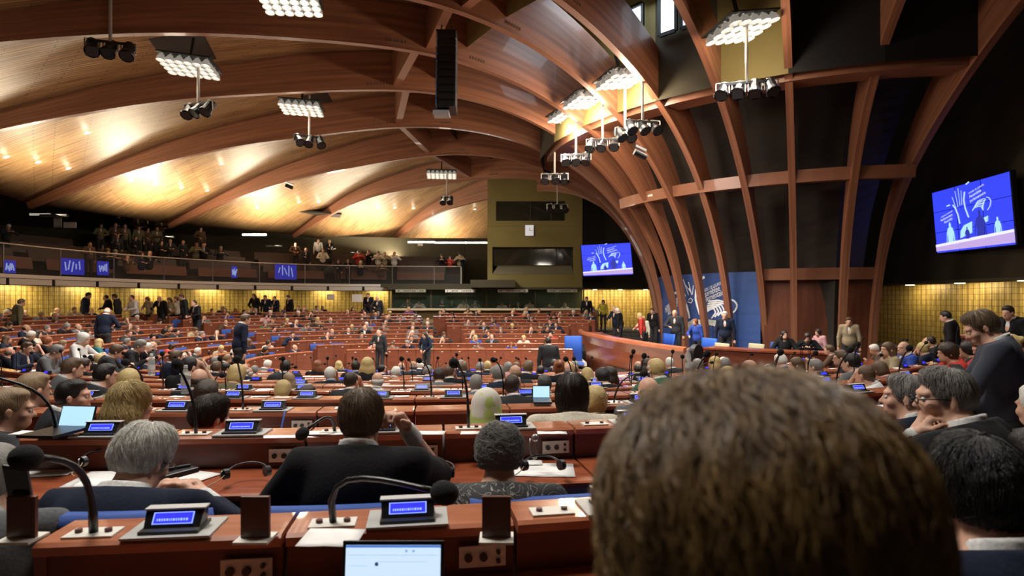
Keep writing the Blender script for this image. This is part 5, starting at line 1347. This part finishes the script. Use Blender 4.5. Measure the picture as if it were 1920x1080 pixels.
# hand-placed people nearer than about eight metres: u, v of head top, distance, style key, hair, hair colour, clothes, yaw
MID=[(567,722,4.4,'n',0,'dark brown','charcoal',-.4,'dark-haired person in charcoal jacket with glasses side, fourth row left of centre'),
(660,697,5.2,'n',3,'dark brown','charcoal',0,'person with cropped dark hair directly behind the raised hand man'),
(520,714,5.0,'n',5,'blonde','beige',-.1,'pale blonde person in beige left of the dark-haired head, fifth row'),
(545,697,6.2,'n',6,'sandy','grey',.3,'sandy-haired person leaning right in grey, sixth row left'),
(710,697,5.9,'n',2,'white','grey',0,'person with thin white hair right of the cropped dark head'),
(380,690,4.6,'n',2,'dark brown','black',0,'balding person in black fourth row behind the water bottle'),
(385,712,3.95,'n',0,'dark brown','black',.1,'dark-haired person before the red-topped one, fourth row'),
(250,688,4.4,'n',6,'blonde','olive',0,'blonde person directly ahead of the long-haired blonde woman'),
(895,702,5.2,'n',0,'grey','grey',0,'grey-haired person in grey ahead of the headscarf'),
(965,702,4.3,'n',3,'dark brown','charcoal',0,'person with short dark hair and charcoal suit beside the small tablet'),
(1025,702,5.0,'n',0,'charcoalhair','black',0,'person with dark grey hair behind the small tablet screen'),
(1122,722,3.9,'n',8,'blonde','brown',0,'person with curly blonde hair right of the cream jacket'),
(1142,690,5.4,'n',1,'black','black',0,'person in black with black hair beyond the curly blonde head'),
(1112,690,6.4,'n',5,'blonde','grey',0,'pale blonde person beyond the brown bob'),
(1210,705,4.0,'n',2,'light brown','grey',-.4,'balding person in grey left of the large brown head'),
(1240,672,5.2,'n',0,'blonde','green',0,'blond person just above the large brown head, left part'),
(1385,688,5.4,'n',5,'blonde','grey',0,'blonde person just above the large brown head, centre'),
(1450,682,5.6,'n',3,'grey','navy',.1,'grey-haired person above the right slope of the large head'),
(1635,683,4.9,'n',3,'brown','white',.7,'person in white shirt leaning on the desk at right'),
(180,681,4.9,'n',0,'black','charcoal',-.7,'dark-haired person in profile wearing charcoal, fourth row left'),
(120,670,5.4,'n',0,'brown','grey',-.7,'brown-haired person in grey facing right, fifth row left'),
(40,698,4.0,'n',4,'sandy','charcoal',-.5,'sandy-haired person with shoulders hidden by the near microphone'),
(45,640,7.2,'n',0,'brown','navy',-.9,'brown-haired person in navy near the left edge, seventh row'),
(85,645,6.6,'n',1,'grey','grey',-.8,'grey-haired person in grey suit near the left edge'),
(148,622,7.6,'n',8,'white','white',-.7,'white-haired person in white shirt leaning forward at left'),
(195,645,6.9,'n',1,'brown','charcoal',-.5,'brown-haired person in charcoal bending over papers at left'),
(245,635,7.6,'n',1,'grey','black',-.9,'grey-haired person in black suit bending forward at left'),
(320,656,6.2,'n',4,'brown','navy',-.3,'brown-haired person in navy left of centre, sixth row'),
(350,668,5.6,'n',3,'black','black',-.2,'black-haired person in black left of centre, fifth row'),
(430,684,5.4,'n',5,'blonde','olive',0,'blonde bobbed person behind the white-capped bottle, left of centre'),
(1540,672,6.4,'n',0,'grey','charcoal',.3,'grey-haired person in charcoal right of centre'),
(1490,668,7.0,'n',6,'brown','brown',.4,'brown-haired person in brown right of centre'),
(825,690,6.2,'n',1,'dark brown','grey',0,'dark-haired person left of the grey head, centre'),
(845,684,7.0,'n',3,'brown','black',0,'brown-haired person in black in the centre rows'),
(690,668,7.4,'n',6,'blonde','black',-.3,'blonde person in black by the left end of the well desk'),
(1590,655,6.8,'n',4,'brown','black',.6,'brown-haired person in black bending over the desk at right'),
(1660,640,7.6,'n',6,'brown','beige',.8,'brown-haired person in beige in the right wing'),
(1690,640,7.9,'n',2,'light brown','blue',.8,'bald person in blue in the right wing'),
(1790,640,6.0,'n',8,'dark brown','red',.9,'dark-haired person in red in the right wing'),
(1905,625,5.6,'n',7,'blonde','black',.8,'fair-haired person in black near the right edge'),
(1868,632,6.4,'n',1,'brown','red',.9,'brown-haired person with red top near the right edge'),
]
HC['charcoalhair']=(.06,.058,.055)
for u,v,d,kk,i,hc,cc,yw,lab in MID:
    if d>=4.3: d*=1.17
    if u<360 and v<=656: d*=1.35
    p=at(u,v,d); a=CY-p.y; b_=-2.2-p.x; rz=math.atan2(a,b_)-PI/2+yw*.8
    lab=lab.replace('raised hand man','person with raised hand').replace('blonde woman','blonde person').replace('with glasses side, ','')
    kbest=min(range(12),key=lambda k:abs(Rk(k)+.42-math.hypot(p.x-ck(k),p.y-CY)))
    ms,tp,info=PRO[(kk,i)]; place((kk,i),dict(hc=hc,cc=cc,skin='fair',sc='white'),p.x,p.y-.08,fk(kbest),rz,lab,None,top=p.z)
    used.append((p.x,p.y))
for t,x,y,d in HEROES: used.append((x,y))
# standing figures: u, v_top, d, proto, hair, clothes, rz, skin, label
ST=[(1030,632,14.6,0,'dark brown','charcoal',.2,-2.65,'standing person in dark suit with back turned in the centre aisle'),
(448,588,13.5,0,'brown','navy',-.9,None,'standing person in navy suit among the left rows'),(30,560,19.5,0,'light brown','olive',-.7,None,'standing person in olive-grey suit at the far left edge'),
(195,577,17.5,2,'white','navy',0,None,'standing white-haired person in navy in the left rows, back turned'),
(158,548,26,0,'dark brown','navy',-1.2,None,'standing person in navy suit against the gold wall at left'),
(205,553,27,1,'black','black',2,None,'standing person in black against the gold wall, left of the white shirt'),(222,551,27,0,'dark brown','charcoal',2,None,'second standing person in dark suit against the gold wall'),
(253,553,26,1,'black','white',2.6,None,'standing person in white shirt against the gold wall'),(281,556,27.5,3,'brown','beige',2.8,None,'standing person in beige top against the gold wall'),
(303,555,27.5,2,'white','black',3,None,'standing white-haired person in black suit against the gold wall'),(322,557,28,4,'brown','beige',3,None,'standing long-haired person in beige against the gold wall'),(334,555,28,3,'brown','cream',3,None,'standing person in cream against the gold wall'),(347,551,27,0,'brown','charcoal',2.4,None,'standing person in charcoal at the right end of the gold wall group'),
(370,563,25,1,'dark brown','black',2.6,None,'standing person in black suit lower right of the gold wall group'),
(479,550,30,4,'brown','black',3,None,'standing long-haired person in black by the dark doorway'),(500,553,30,0,'brown','navy',3,None,'standing person in navy by the lit doorway, left one'),(518,555,30,1,'dark brown','navy',2.7,None,'standing person in navy by the lit doorway, right one'),(545,553,30,0,'black','black',2.5,None,'standing person in black right of the lit doorway'),
(692,549,31,0,'brown','black',3,None,'standing person in black beside the left booth window'),(709,556,30.5,2,'grey','charcoal',3,None,'standing grey-haired person beside the left booth window'),
(1100,556,30,0,'brown','black',3,None,'standing person in black at the foot of the dark far wall'),(1131,562,30,3,'dark brown','yellow',3,None,'standing person in yellow before the far gold wall'),
(1156,574,25,2,'white','navy',2.2,-2.1,'standing white-haired person in navy left of the presidential desk, left one'),(1163,577,24.5,0,'white','black',1.2,-2.1,'standing white-haired person in black left of the presidential desk, right one'),
(1226,577,24,0,'brown','black',2.4,-2.1,'standing person in black before the left edge of the blue backdrop'),
(1268,581,19.6,2,'white','charcoal',2.5,-2.1,'standing white-haired person in dark grey suit at the presidential desk'),
(1360,583,17.6,0,'white','navy',2.7,-2.1,'standing white-haired person in navy suit before the blue backdrop'),
(1205,586,21.5,3,'blonde','red',1.3,-2.1,'person in red jacket standing at the presidential desk'),(1207,592,22.3,3,'blonde','cream',2.8,-2.1,'fair-haired person in cream behind the red jacket'),
(1308,597,18.2,3,'red','blue',2.2,-2.1,'person in bright blue jacket leaning at the presidential desk'),
(1540,616,15.4,3,'dark brown','pink',1.9,-2.1,'standing dark-haired person in pale pink at the podium'),
(1592,594,15.6,0,'brown','beige',2.6,-2.1,'standing person in beige-green suit with crossed arms at the podium'),
(1788,583,12.4,0,'black','black',.9,None,'standing person in black before the right gold wall'),(1900,572,10.3,0,'dark brown','black',1.9,None,'standing person in black suit with badge near the right edge'),(1873,590,10.6,4,'brown','black',1.8,None,'long-haired standing person in black near the right edge'),
(800,621,19.3,4,'dark brown','navy',2.6,-2.5,'person in dark clothes walking in front of the well desk'),
(713,618,19.5,2,'grey','charcoal',2.9,-2.5,'standing person in charcoal with papers left of the well desk')]
for u,v,d,i,hc,cc,rz,fl,lab in ST:
    if 25<=d<=28 and u<400: d*=.93
    p=at(u,v,d)
    if fl is None:
        kb=min(range(12),key=lambda k:abs(Rk(k)+.5-math.hypot(abs(p.x-ck(k))-ak(k) if abs(p.x-ck(k))>ak(k) else 0,p.y-CY))); fl=fk(kb)
    place(('s',i),dict(hc=hc,cc=cc,skin='fair',sc='white'),p.x,p.y,fl,rz,lab,None,top=p.z); used.append((p.x,p.y))
# seated women at the podium
for u,v,d,i,hc,cc,lab in ((1471,619,15.5,6,'black','black','seated dark-haired person in black with a white badge at the podium'),(1514,622,15.5,5,'dark brown','black','seated person in black with pale shirt between blue chairs at the podium')):
    p=at(u,v,d); place(('n',i),dict(hc=hc,cc=cc,skin='fair',sc='white'),p.x,p.y,-2.1,2.7,lab,None,top=p.z)
# speaker's neighbour on the well floor
# random seated members
SECO={}
cand=[st for st in SEATS if -40<st['px']<1965 and st['y']>6.6 and not (st['px']<420 and st['y']<9.8)]
PR.shuffle(cand); quota=275; placed=[]
def visible_key(st):
    return math.hypot(st['x'],st['y'])
for st in cand:
    if len(placed)>=quota: break
    ox,oy=st['o']; x=st['x']+ox*.44; y=st['y']+oy*.44
    far=st['y']>CY+2
    pr=.80 if far else .78
    if -14<x<-6 and y<20: pr=.74
    if PR.random()>pr: continue
    if any((x-a)**2+(y-b)**2<.30 for a,b in used): continue
    used.append((x,y)); placed.append((st,x,y))
placed.sort(key=lambda q:(q[0]['sec'],q[0]['k'],q[0]['s']))
idx={}
LROW=['outermost row','second row from outside','third row from outside','fourth row from outside','fifth row from outside','sixth row from outside','sixth row from the well','fifth row from the well','fourth row from the well','third row from the well','second row from the well','front row at the well']
stuffp=[]; _ys=sorted(q[2] for q in placed); CUT=_ys[min(len(_ys)-1,140)]
for st,x,y in placed:
    d=math.hypot(x,y); pool=NEARP if d<10.5 else FARP
    kk,i,f,hr=PR.choices(pool,[1.0 if not q[2] else .62 for q in pool])[0]
    sp=style(f); ox,oy=st['o']; rz=math.atan2(-oy,-ox)-PI/2+PR.gauss(0,.22)
    key=(st['sec'],st['k']); idx[key]=idx.get(key,0)+1
    lab='%s person with %s in %s, %s, %s, %s counted along the row'%('seated',HN[hr]%sp['hc'],sp['cc'],st['sec'],LROW[st['k']],ORD[min(idx[key]-1,29)])
    w_=lab.split()
    if len(w_)>16: lab='person with %s in %s, %s, %s, %s along'%(HN[hr]%sp['hc'],sp['cc'],st['sec'],LROW[st['k']].replace(' from ',' from '),ORD[min(idx[key]-1,29)])
    w_=lab.split()
    if len(w_)>16: lab='%s person in %s, %s, %s, %s along'%(sp['hc']+'-haired',sp['cc'],st['sec'],LROW[st['k']],ORD[min(idx[key]-1,29)])
    if y>CUT: stuffp.append(((kk,i),sp,x,y,fk(st['k']),rz,PR.uniform(.93,1.04)))
    else: place((kk,i),sp,x,y,fk(st['k']),rz,lab,'members seated in the curved rows',s=PR.uniform(.93,1.04))
vs=[];qs=[];mi=[];mats=[];mk={};n0=0
for key,sp,x,y,z,rz,s in stuffp:
    c,s_=math.cos(rz)*s,math.sin(rz)*s
    for nme,m,k in PRO[key][0]:
        a=np.empty(len(m.vertices)*3,dtype=np.float32); m.vertices.foreach_get('co',a); a=a.reshape(-1,3); q=np.empty(len(m.loops),dtype=np.int32); m.loops.foreach_get('vertex_index',q)
        vs.append(np.stack([a[:,0]*c-a[:,1]*s_+x,a[:,0]*s_+a[:,1]*c+y,a[:,2]*s+z],1)); qs.append(q.reshape(-1,4)+n0); n0+=len(a)
        mt=mkey(k,sp)
        if mt.name not in mk: mk[mt.name]=len(mats); mats.append(mt)
        mi.append(np.full(len(q)//4,mk[mt.name],dtype=np.int32))
if vs:
    me=npmesh('distant_crowd',np.concatenate(vs),np.concatenate(qs),mats[0])
    for m_ in mats[1:]: me.materials.append(m_)
    me.polygons.foreach_set('material_index',np.concatenate(mi)); o=bpy.data.objects.new('distant_crowd',me); LINK(o); meta(o,'crowd of small distant members seated in the farthest red-brown rows','crowd',None,'stuff')
# chairs seen from the side in the left rows and behind the nearest people
n=0; cidx={}
for st in SEATS:
    ox,oy=st['o']; x=st['x']+ox*.50; y=st['y']+oy*.50
    near=st['k'] in(1,) and -100<st['px']<2050 and st['y']<5
    left=ox<-.35 and 60<st['px']<760 and st['y']>9
    if not(near or (left and PR.random()<.55)): continue
    rz=math.atan2(-oy,-ox)-PI/2; key=(st['sec'],st['k']); cidx[key]=cidx.get(key,0)+1
    chair((x,y,fk(st['k'])),rz,CH_blue,'blue upholstered chair, %s, %s, %s along the row'%(st['sec'],LROW[st['k']],ORD[min(cidx[key]-1,29)]),'blue chairs along the desk rows'); n+=1
# people in the gallery
gi=0
GT=[('left end',L0,L0+7),('middle',L0+7,L0+15),('right part',L0+15,L0+22),('tower end',L0+22,L0+30)]
gp=[]; tiers_=[]
for (u,v,tier,i) in [(219,399,5,8),(258,404,5,1),(272,404,5,5),(300,407,5,1),(183,420,4,6),(213,418,4,1),(235,421,4,2),(261,423,4,5),(275,426,4,3),(291,426,4,7),(220,440,3,2),(254,442,3,3),(300,450,3,6),(322,449,3,1),(345,451,3,8),(364,455,3,5),(382,456,3,2),(415,462,3,1),(375,425,4,8),(166,455,1,2),(187,459,1,3),(200,465,1,5),(212,468,1,1),(235,478,0,3),(262,472,0,6),(280,470,0,3),(10,420,4,1),(552,455,3,1),(576,465,2,2),(600,448,4,5),(621,450,4,6),(607,467,2,1),(672,469,3,5),(691,469,3,7),(707,471,3,1),(722,472,3,8),(740,472,3,3),(635,486,1,3),(650,486,1,6),(677,489,1,1),(716,492,1,5),(828,477,3,1),(843,480,3,6),(862,474,3,5),(892,476,3,1)]:
    # intersect the pixel ray with the curve of that tier
    o_=[.5,1.55,2.45,3.35,4.25,5.2][tier]; Q=offs(G,o_); best=None
    for j in range(len(Q)-1):
        for s in (0,.25,.5,.75):
            xx=Q[j][0]+(Q[j+1][0]-Q[j][0])*s; yy=Q[j][1]+(Q[j+1][1]-Q[j][1])*s
            e=abs(960+FP*xx/yy-u)
            if yy>5 and (best is None or e<best[0]): best=(e,xx,yy)
    _,x,y=best; zf=[GZ,GZ,GZ+.38,GZ+.76,GZ+1.15,GZ+1.55][tier]; top=(HZ-v)/FP*y
    gp.append((x,y,zf,top,i,u)); tiers_.append(tier)
gn=['far left end','left third','left third','middle','middle','right third','right third','tower end']
for q,(x,y,zf,top,i,u) in enumerate(gp):
    f=i>=5; stand=(top-zf)>1.45
    sp=style(f); sp['cc']=PR.choice(['black','navy','charcoal','white','beige','red','cream','black','brown']) if u>450 else PR.choice(['black','navy','charcoal','black','brown','olive'])
    key=('s',i%5) if stand else ('f',i)
    rz=math.atan2(17-y,-3-x)-PI/2
    nm='gallery visitor %s on the %s tier, %s-haired in %s, %s, number %s'%('standing' if stand else 'seated',['rail','first','second','third','fourth','top'][[0.5,1.55].index(0.5) if 0 else tiers_[q]],sp['hc'],sp['cc'],gn[min(7,int(u/115))],ORD[q%30])
    place(key,sp,x,y,zf,rz,nm,'visitors in the gallery',top=top)
# brown seat backs in the gallery
for r_ in range(4):
    for j in range(9):
        L_=L0+1+j*3.1
        if L_>Lg[-1]-2.5: continue
        b=MB(); p,d,nn=gpos(L_,[1.95,2.85,3.75,4.6][r_]); p2,_,_=gpos(L_+2.6,[1.95,2.85,3.75,4.6][r_]); z0=[GZ,GZ+.38,GZ+.76,GZ+1.15][r_]
        b.hexa([Vector((p.x,p.y,z0+.35)),Vector((p2.x,p2.y,z0+.35)),Vector((p.x+nn.x*.05,p.y+nn.y*.05,z0+.35)),Vector((p2.x+nn.x*.05,p2.y+nn.y*.05,z0+.35)),Vector((p.x+nn.x*.08,p.y+nn.y*.08,z0+.80)),Vector((p2.x+nn.x*.08,p2.y+nn.y*.08,z0+.80)),Vector((p.x+nn.x*.13,p.y+nn.y*.13,z0+.80)),Vector((p2.x+nn.x*.13,p2.y+nn.y*.13,z0+.80))])
        b.obj('bench_back',mat('gallery_bench',(.11,.042,.02),.5) if r_==0 else mat('gallery_bench_shaded',(.035,.016,.009),.6),label='brown gallery bench, %s tier, %s from the left'%(ORD[r_],ORD[j]),cat='bench',group='brown benches in the gallery')  # upper tiers: gloom of the gallery put into a darker bench colour
# blue banners and screens seen through the railing
for u,v,w_,h_,lab in ((12,500,22,24,'leftmost blue banner behind the gallery railing'),(122,500,42,30,'wide blue banner behind the left gallery railing'),(199,503,20,26,'narrow blue banner behind the left gallery railing'),(442,510,9,22,'small dim blue banner behind the gallery railing'),(530,509,34,30,'blue banner with white figures behind the middle gallery railing')):
    best=None;Q=offs(G,.35)
    for j in range(len(Q)-1):
        e=abs(960+FP*Q[j][0]/max(Q[j][1],1)-u)
        if Q[j][1]>10 and (best is None or e<best[0]): best=(e,j)
    j=best[1]; x,y=Q[j]; t=thing('gallery_banner',lab,'banner',(x,y,(HZ-v)/FP*y)); dd=(Vector(Q[j+1])-Vector(Q[j])).normalized(); s=y/FP; a=math.atan2(dd.y,dd.x); R=Matrix.Rotation(a,3,'Z')
    MB().box((0,0,0),(w_*s*1.15,.03,h_*s),R=R).obj('cloth',mat('banner_glow',(.02,.03,.4),.5,emit=(.02,.03,.75),es=.28),t)
    b=MB(); r=random.Random(u)
    for q in range(5):
        xx=(-.35+.17*q)*w_*s; b.box(R@Vector((xx,-.02,r.uniform(-.1,.1)*h_*s)),(.05,.01,h_*s*r.uniform(.3,.7)),R=R@Matrix.Rotation(r.uniform(-.4,.4),3,'Y'))
    b.obj('white_line',mat('banner_line',(.4,.55,.8),.5,emit=(.3,.45,.9),es=.4),t)
# booth occupants
for q,(u,v) in enumerate([(764,560),(786,561),(829,560),(846,562),(869,562),(891,563),(941,565),(955,568),(972,566),(993,563),(1030,566),(1060,568)]):
    p=at(u,v,33.2); hc=['brown','black','grey'][q%3]; cc=['grey','white','navy','black','cream'][q%5]
    place(('f',[0,5,1,6][q%4]),dict(hc=hc,cc=cc,skin='fair',sc='white'),p.x,33.42,-1.75,PI,'interpreter behind the booth glass, %s-haired in %s, %s from the left'%(hc,cc,ORD[q]),'interpreters in the booths',top=p.z)

# ------------------------------------------------------------------ papers, laptops, headsets, bottles
def on_desk(u,d,on='ledge'):
    return at(u,HZ,d)
def sheet(x,y,z,w,h,rz,label,group=None,m=None):
    b=MB(); n=4; r=random.Random(int(x*977+y*31)); vs=[];
    for i in range(n+1):
        for j in range(n+1): vs.append(((i/n-.5)*w,(j/n-.5)*h,.0015+.0025*r.random()*(1 if i in(0,n) or j in(0,n) else .4)))
    k=n+1; b.add(vs,[(i*k+j,(i+1)*k+j,(i+1)*k+j+1,i*k+j+1) for i in range(n) for j in range(n)])
    o=b.obj('paper_sheet',m or M_paper,label=label,cat='paper',group=group,smooth=True); o.location=(x,y,z); o.rotation_euler=(0,0,rz); so=o.modifiers.new('t','SOLIDIFY'); so.thickness=.001; return o
for u,v,k,w,h,rz,lab in ((215,898,1,.30,.21,.1,'large white sheet left of the white-haired person'),(350,895,1,.21,.16,-.35,'white sheet under the black folder'),(545,905,1,.10,.25,.1,'white sheet at the left elbow of the person raising a hand'),(1015,882,1,.28,.20,-.05,'white sheets under the headset right of the grey-haired person'),(90,885,1,.22,.16,.2,'white sheet at the left end of the second desk'),(985,870,1,.15,.08,0,'small white card on the sheets at centre right')):
    z=zk(k)-.14; d=-z*FP/(v-HZ); sheet((u-960)/FP*d,d,z+.001+(.004 if 'card' in lab else 0),w,h,rz,lab)
for u,k,w,h,lab in ((55,1,.13,.08,'white sheet on the second ledge at far left'),(590,1,.15,.07,'white notebook on the second ledge left of the raised hand person'),(645,1,.13,.08,'white pad left of the dark suit shoulder on the second ledge'),(800,1,.16,.07,'white sheets on the second ledge right of the raised hand'),(1035,1,.13,.05,'white sheet on the second ledge before the cream jacket'),(885,1,.10,.06,'small white sheet left of the grey curly hair')):
    z=zk(k); d=Rk(k); yy=CY-d+.09; sheet((u-960)/FP*yy,yy,z+.001,w,h,0,lab)
for u,w in ((622,.12),): sheet((u-960)/FP*1.50,1.50,zk(0)+.006,w*1.2,.11,0,'white sheet under the arched microphone on the nearest ledge')
SR=random.Random(21); pc={}
for st in SEATS:
    d=math.hypot(st['x'],st['y'])
    if not(3.2<d<36) or not(0<st['px']<1920): continue
    for q in range(SR.choice([0,1,2,2]) if st['y']<CY else SR.choice([0,0,1])):
        s=st['s']+SR.uniform(.08,.52); on=SR.random()<.6; x,y,o=path(st['k'],s,-.10 if on else SR.uniform(.10,.22)); z=zk(st['k']) if on else zk(st['k'])-.14
        key=(st['sec'],st['k']); pc[key]=pc.get(key,0)+1
        if sum(pc.values())>290 or pc[key]>29: break
        w,h=(SR.uniform(.10,.16),SR.uniform(.06,.10)) if on else (.21,.29)
        b=sheet(x,y,z+.001,w,h,math.atan2(o[1],o[0])+PI/2+SR.uniform(-.3,.3),'white paper on the desk, %s, %s, %s along'%(st['sec'],LROW[st['k']],'sheet '+ORD[min(29,pc[key]-1)]) ,'papers scattered over the desks')
def laptop(u,vb,d,w,h,rz,lab,ang=.25,pg=False):
    z=(HZ-vb)/FP*d; t=thing('laptop',lab,'laptop',((u-960)/FP*d,d,z),rz)
    MB().box((0,-.10,.006),(w,.20,.012)).obj('keyboard_base',M_blkpl,t)
    R=Matrix.Rotation(-ang,3,'X'); o=MB().box(R@Vector((0,.0,h/2)),(w,.007,h),R=R).obj('lid',M_blkpl,t); bevel(o,.002)
    MB().box(R@Vector((0,-.0045,h/2)),(w*.93,.001,h*.90),R=R).obj('screen',M_lap if not pg else M_lapw,t)
    if pg:
        b=MB()
        b.box(R@Vector((0,-.0054,h*.935)),(w*.93,.0006,h*.03),R=R); b.obj('window_bar',mat('laptop_bar',(.1,.25,.6),.3,emit=(.10,.25,.75),es=.8),t)
        b=MB()
        for hh,xa,xb in ((.83,-.44,.44),(.75,-.15,.32),(.70,-.42,-.25)): b.box(R@Vector(((xa+xb)/2*w,-.0054,h*hh)),((xb-xa)*w,.0006,.0012),R=R)
        for xx in (.13,.20): b.box(R@Vector((xx*w,-.0054,h*.88)),(.006,.0006,.006),R=R)
        b.obj('page_line',mat('laptop_line',(.35,.5,.7),.3,emit=(.36,.52,.78),es=.8),t)
        M4=Matrix.Translation(R@Vector((-.16*w,-.0056,h*.72)))@R.to_4x4(); MB().ball((0,0,0),(.0045,.0008,.0045),10,6,M4).obj('page_dot',mat('laptop_dot',(.05,.1,.2),.3,emit=(.04,.09,.25),es=.6),t)
    return t
d=1.375
laptop(735,HZ+.739/d*FP,d,.235,.182,.0,'black open laptop with pale blue page in the foreground',.12,True)
laptop(140,803,2.66,.165,.10,-.1,'open laptop with plain bright blue screen on the second ledge',.3)
laptop(1015,748,4.1,.12,.09,0,'small tablet with blue and white page, right of centre',.2)
# black folder / e-reader by the white-haired person
t=thing('folder','closed black folder with a pen on the sheet beside the white-haired person','folder',tuple(at(322,893,2.36)),-.5)
o=MB().box((0,0,.012),(.10,.17,.022)).obj('cover',M_blkpl,t); bevel(o,.006)
MB().tube([(-.03,-.05,.028),(.01,.07,.028)],.006,8).obj('pen',M_black,t)
def headset(p,rz,lab):
    t=thing('headset',lab,'headset',tuple(p),rz); b=MB(); b.tube([(-.075*math.cos(a),.02+.07*math.sin(a),.018+.02*math.sin(a)) for a in np.linspace(0,PI,12)],.004,6); b.obj('band',M_blkpl,t,smooth=True)
    for sx in(-1,1):
        e=MB(); e.tube([(sx*.075-.008,.0,.02),(sx*.075+.008,.01,.02)],.021,12); o=e.obj('earpiece',M_blkpl,t); MB().tube([(sx*.075+sx*.008,.004,.02),(sx*.075+sx*.012,.006,.02)],.015,12).obj('cap',M_steel,o)
    c=MB(); c.tube(arc((-.075,0,.02),(-.10,-.08,.0),(-.14,-.05,.002),(-.13,-.16,.003)),.0022,5); c.obj('cable',mat('beige_cable',(.40,.30,.20),.6),t,smooth=True); return t
headset(at(462,896,2.36),.3,'black and silver headset on the desk between the white-haired person and dark suit')
headset(at(812,893,2.36),-.3,'black headset on the desk right of the dark suit elbow')
headset(at(1018,882,2.42),.05,'black headset lying on the white sheets at centre right')
headset(at(196,868,2.52),.8,'small black headset left of the white-haired head')
# blue lanyard and hanging headset cable
t=thing('lanyard','blue lanyard hanging over the third ledge left of centre','lanyard',tuple(at(533,773,3.70)))
MB().tube(arc((0,0,0),(.02,-.03,.02),(.01,-.06,-.06),(.0,-.08,-.14)),.006,6).obj('strap',mat('lanyard_blue',(.06,.14,.5),.6),t)
t=thing('headset','pale headset dangling from the second ledge right of the grey curly hair','headset',tuple(at(1003,822,2.55))); MB().tube(arc((-.02,0,.0),(-.03,-.02,-.10),(.03,-.02,-.12),(.0,0,.0)),.004,6).obj('cable',M_steel,t,smooth=True); MB().ball((0,-.01,.005),.016,10,8).obj('earpiece',M_steel,t)
# water bottles and cups
def bottle(p,lab):
    t=thing('water_bottle',lab,'bottle',tuple(p)); b=MB(); n=14; vs=[]
    for r,z in ((.0,0),(.03,.0),(.032,.01),(.030,.06),(.032,.11),(.031,.14),(.015,.175),(.013,.19)):
        for k in range(n): vs.append((r*math.cos(2*PI*k/n),r*math.sin(2*PI*k/n),z))
    b.add(vs,[(q*n+k,q*n+(k+1)%n,(q+1)*n+(k+1)%n,(q+1)*n+k) for q in range(7) for k in range(n)]); b.obj('bottle_body',mat('clear_plastic',(.8,.85,.85),.08,alpha=.35),t,smooth=True)
    MB().tube([(0,0,.188),(0,0,.208)],.0145,12).obj('cap',mat('bottle_cap',(.85,.85,.85),.5),t); c=MB(); c.tube([(0,0,.06),(0,0,.105)],.0325,14,cap=False); c.obj('paper_label',mat('bottle_label',(.75,.75,.72),.6),t); return t
bottle(at(348,738,4.4),'clear water bottle with white cap left of centre'); bottle(at(1290,690,6.4),'clear water bottle in the centre right rows')
bottle(at(284,705,5.6),'clear water bottle beyond the blonde heads')
for u,v,d,lab in ((1533,728,3.9,'white paper cup on the desk right of the large brown head'),): 
    t=thing('paper_cup',lab,'cup',tuple(at(u,v,d))); b=MB(); n=14; vs=[(r*math.cos(2*PI*k/n),r*math.sin(2*PI*k/n),z) for r,z in((.024,0),(.034,.08),(.031,.08),(.022,.004)) for k in range(n)]; b.add(vs,[(q*n+k,q*n+(k+1)%n,(q+1)*n+(k+1)%n,(q+1)*n+k) for q in range(3) for k in range(n)]+[tuple(range(n-1,-1,-1))]); b.obj('cup_wall',M_paper,t)
# notices on the gold wall, doorway lamp, exit signs
for u,v,d,w,h,lab in ((620,557,33,.42,.30,'small white notice on the gold wall left of the booths'),(670,559,32.6,.56,.42,'larger white notice board on the gold wall beside the booths'),(395,541,31,.22,.2,'small white sign under the gallery'),(108,416,27.0,.35,.5,'white framed notices on the gallery back wall at left'),(131,422,26.6,.55,.25,'white tilted sheet by the gallery partition at left'),(788,458,35.5,.3,.2,'small white lit sign under the tower end tubes')):
    MB().box(at(u,v,d),(w,.03,h)).obj('notice',M_label,label=lab,cat='sign')
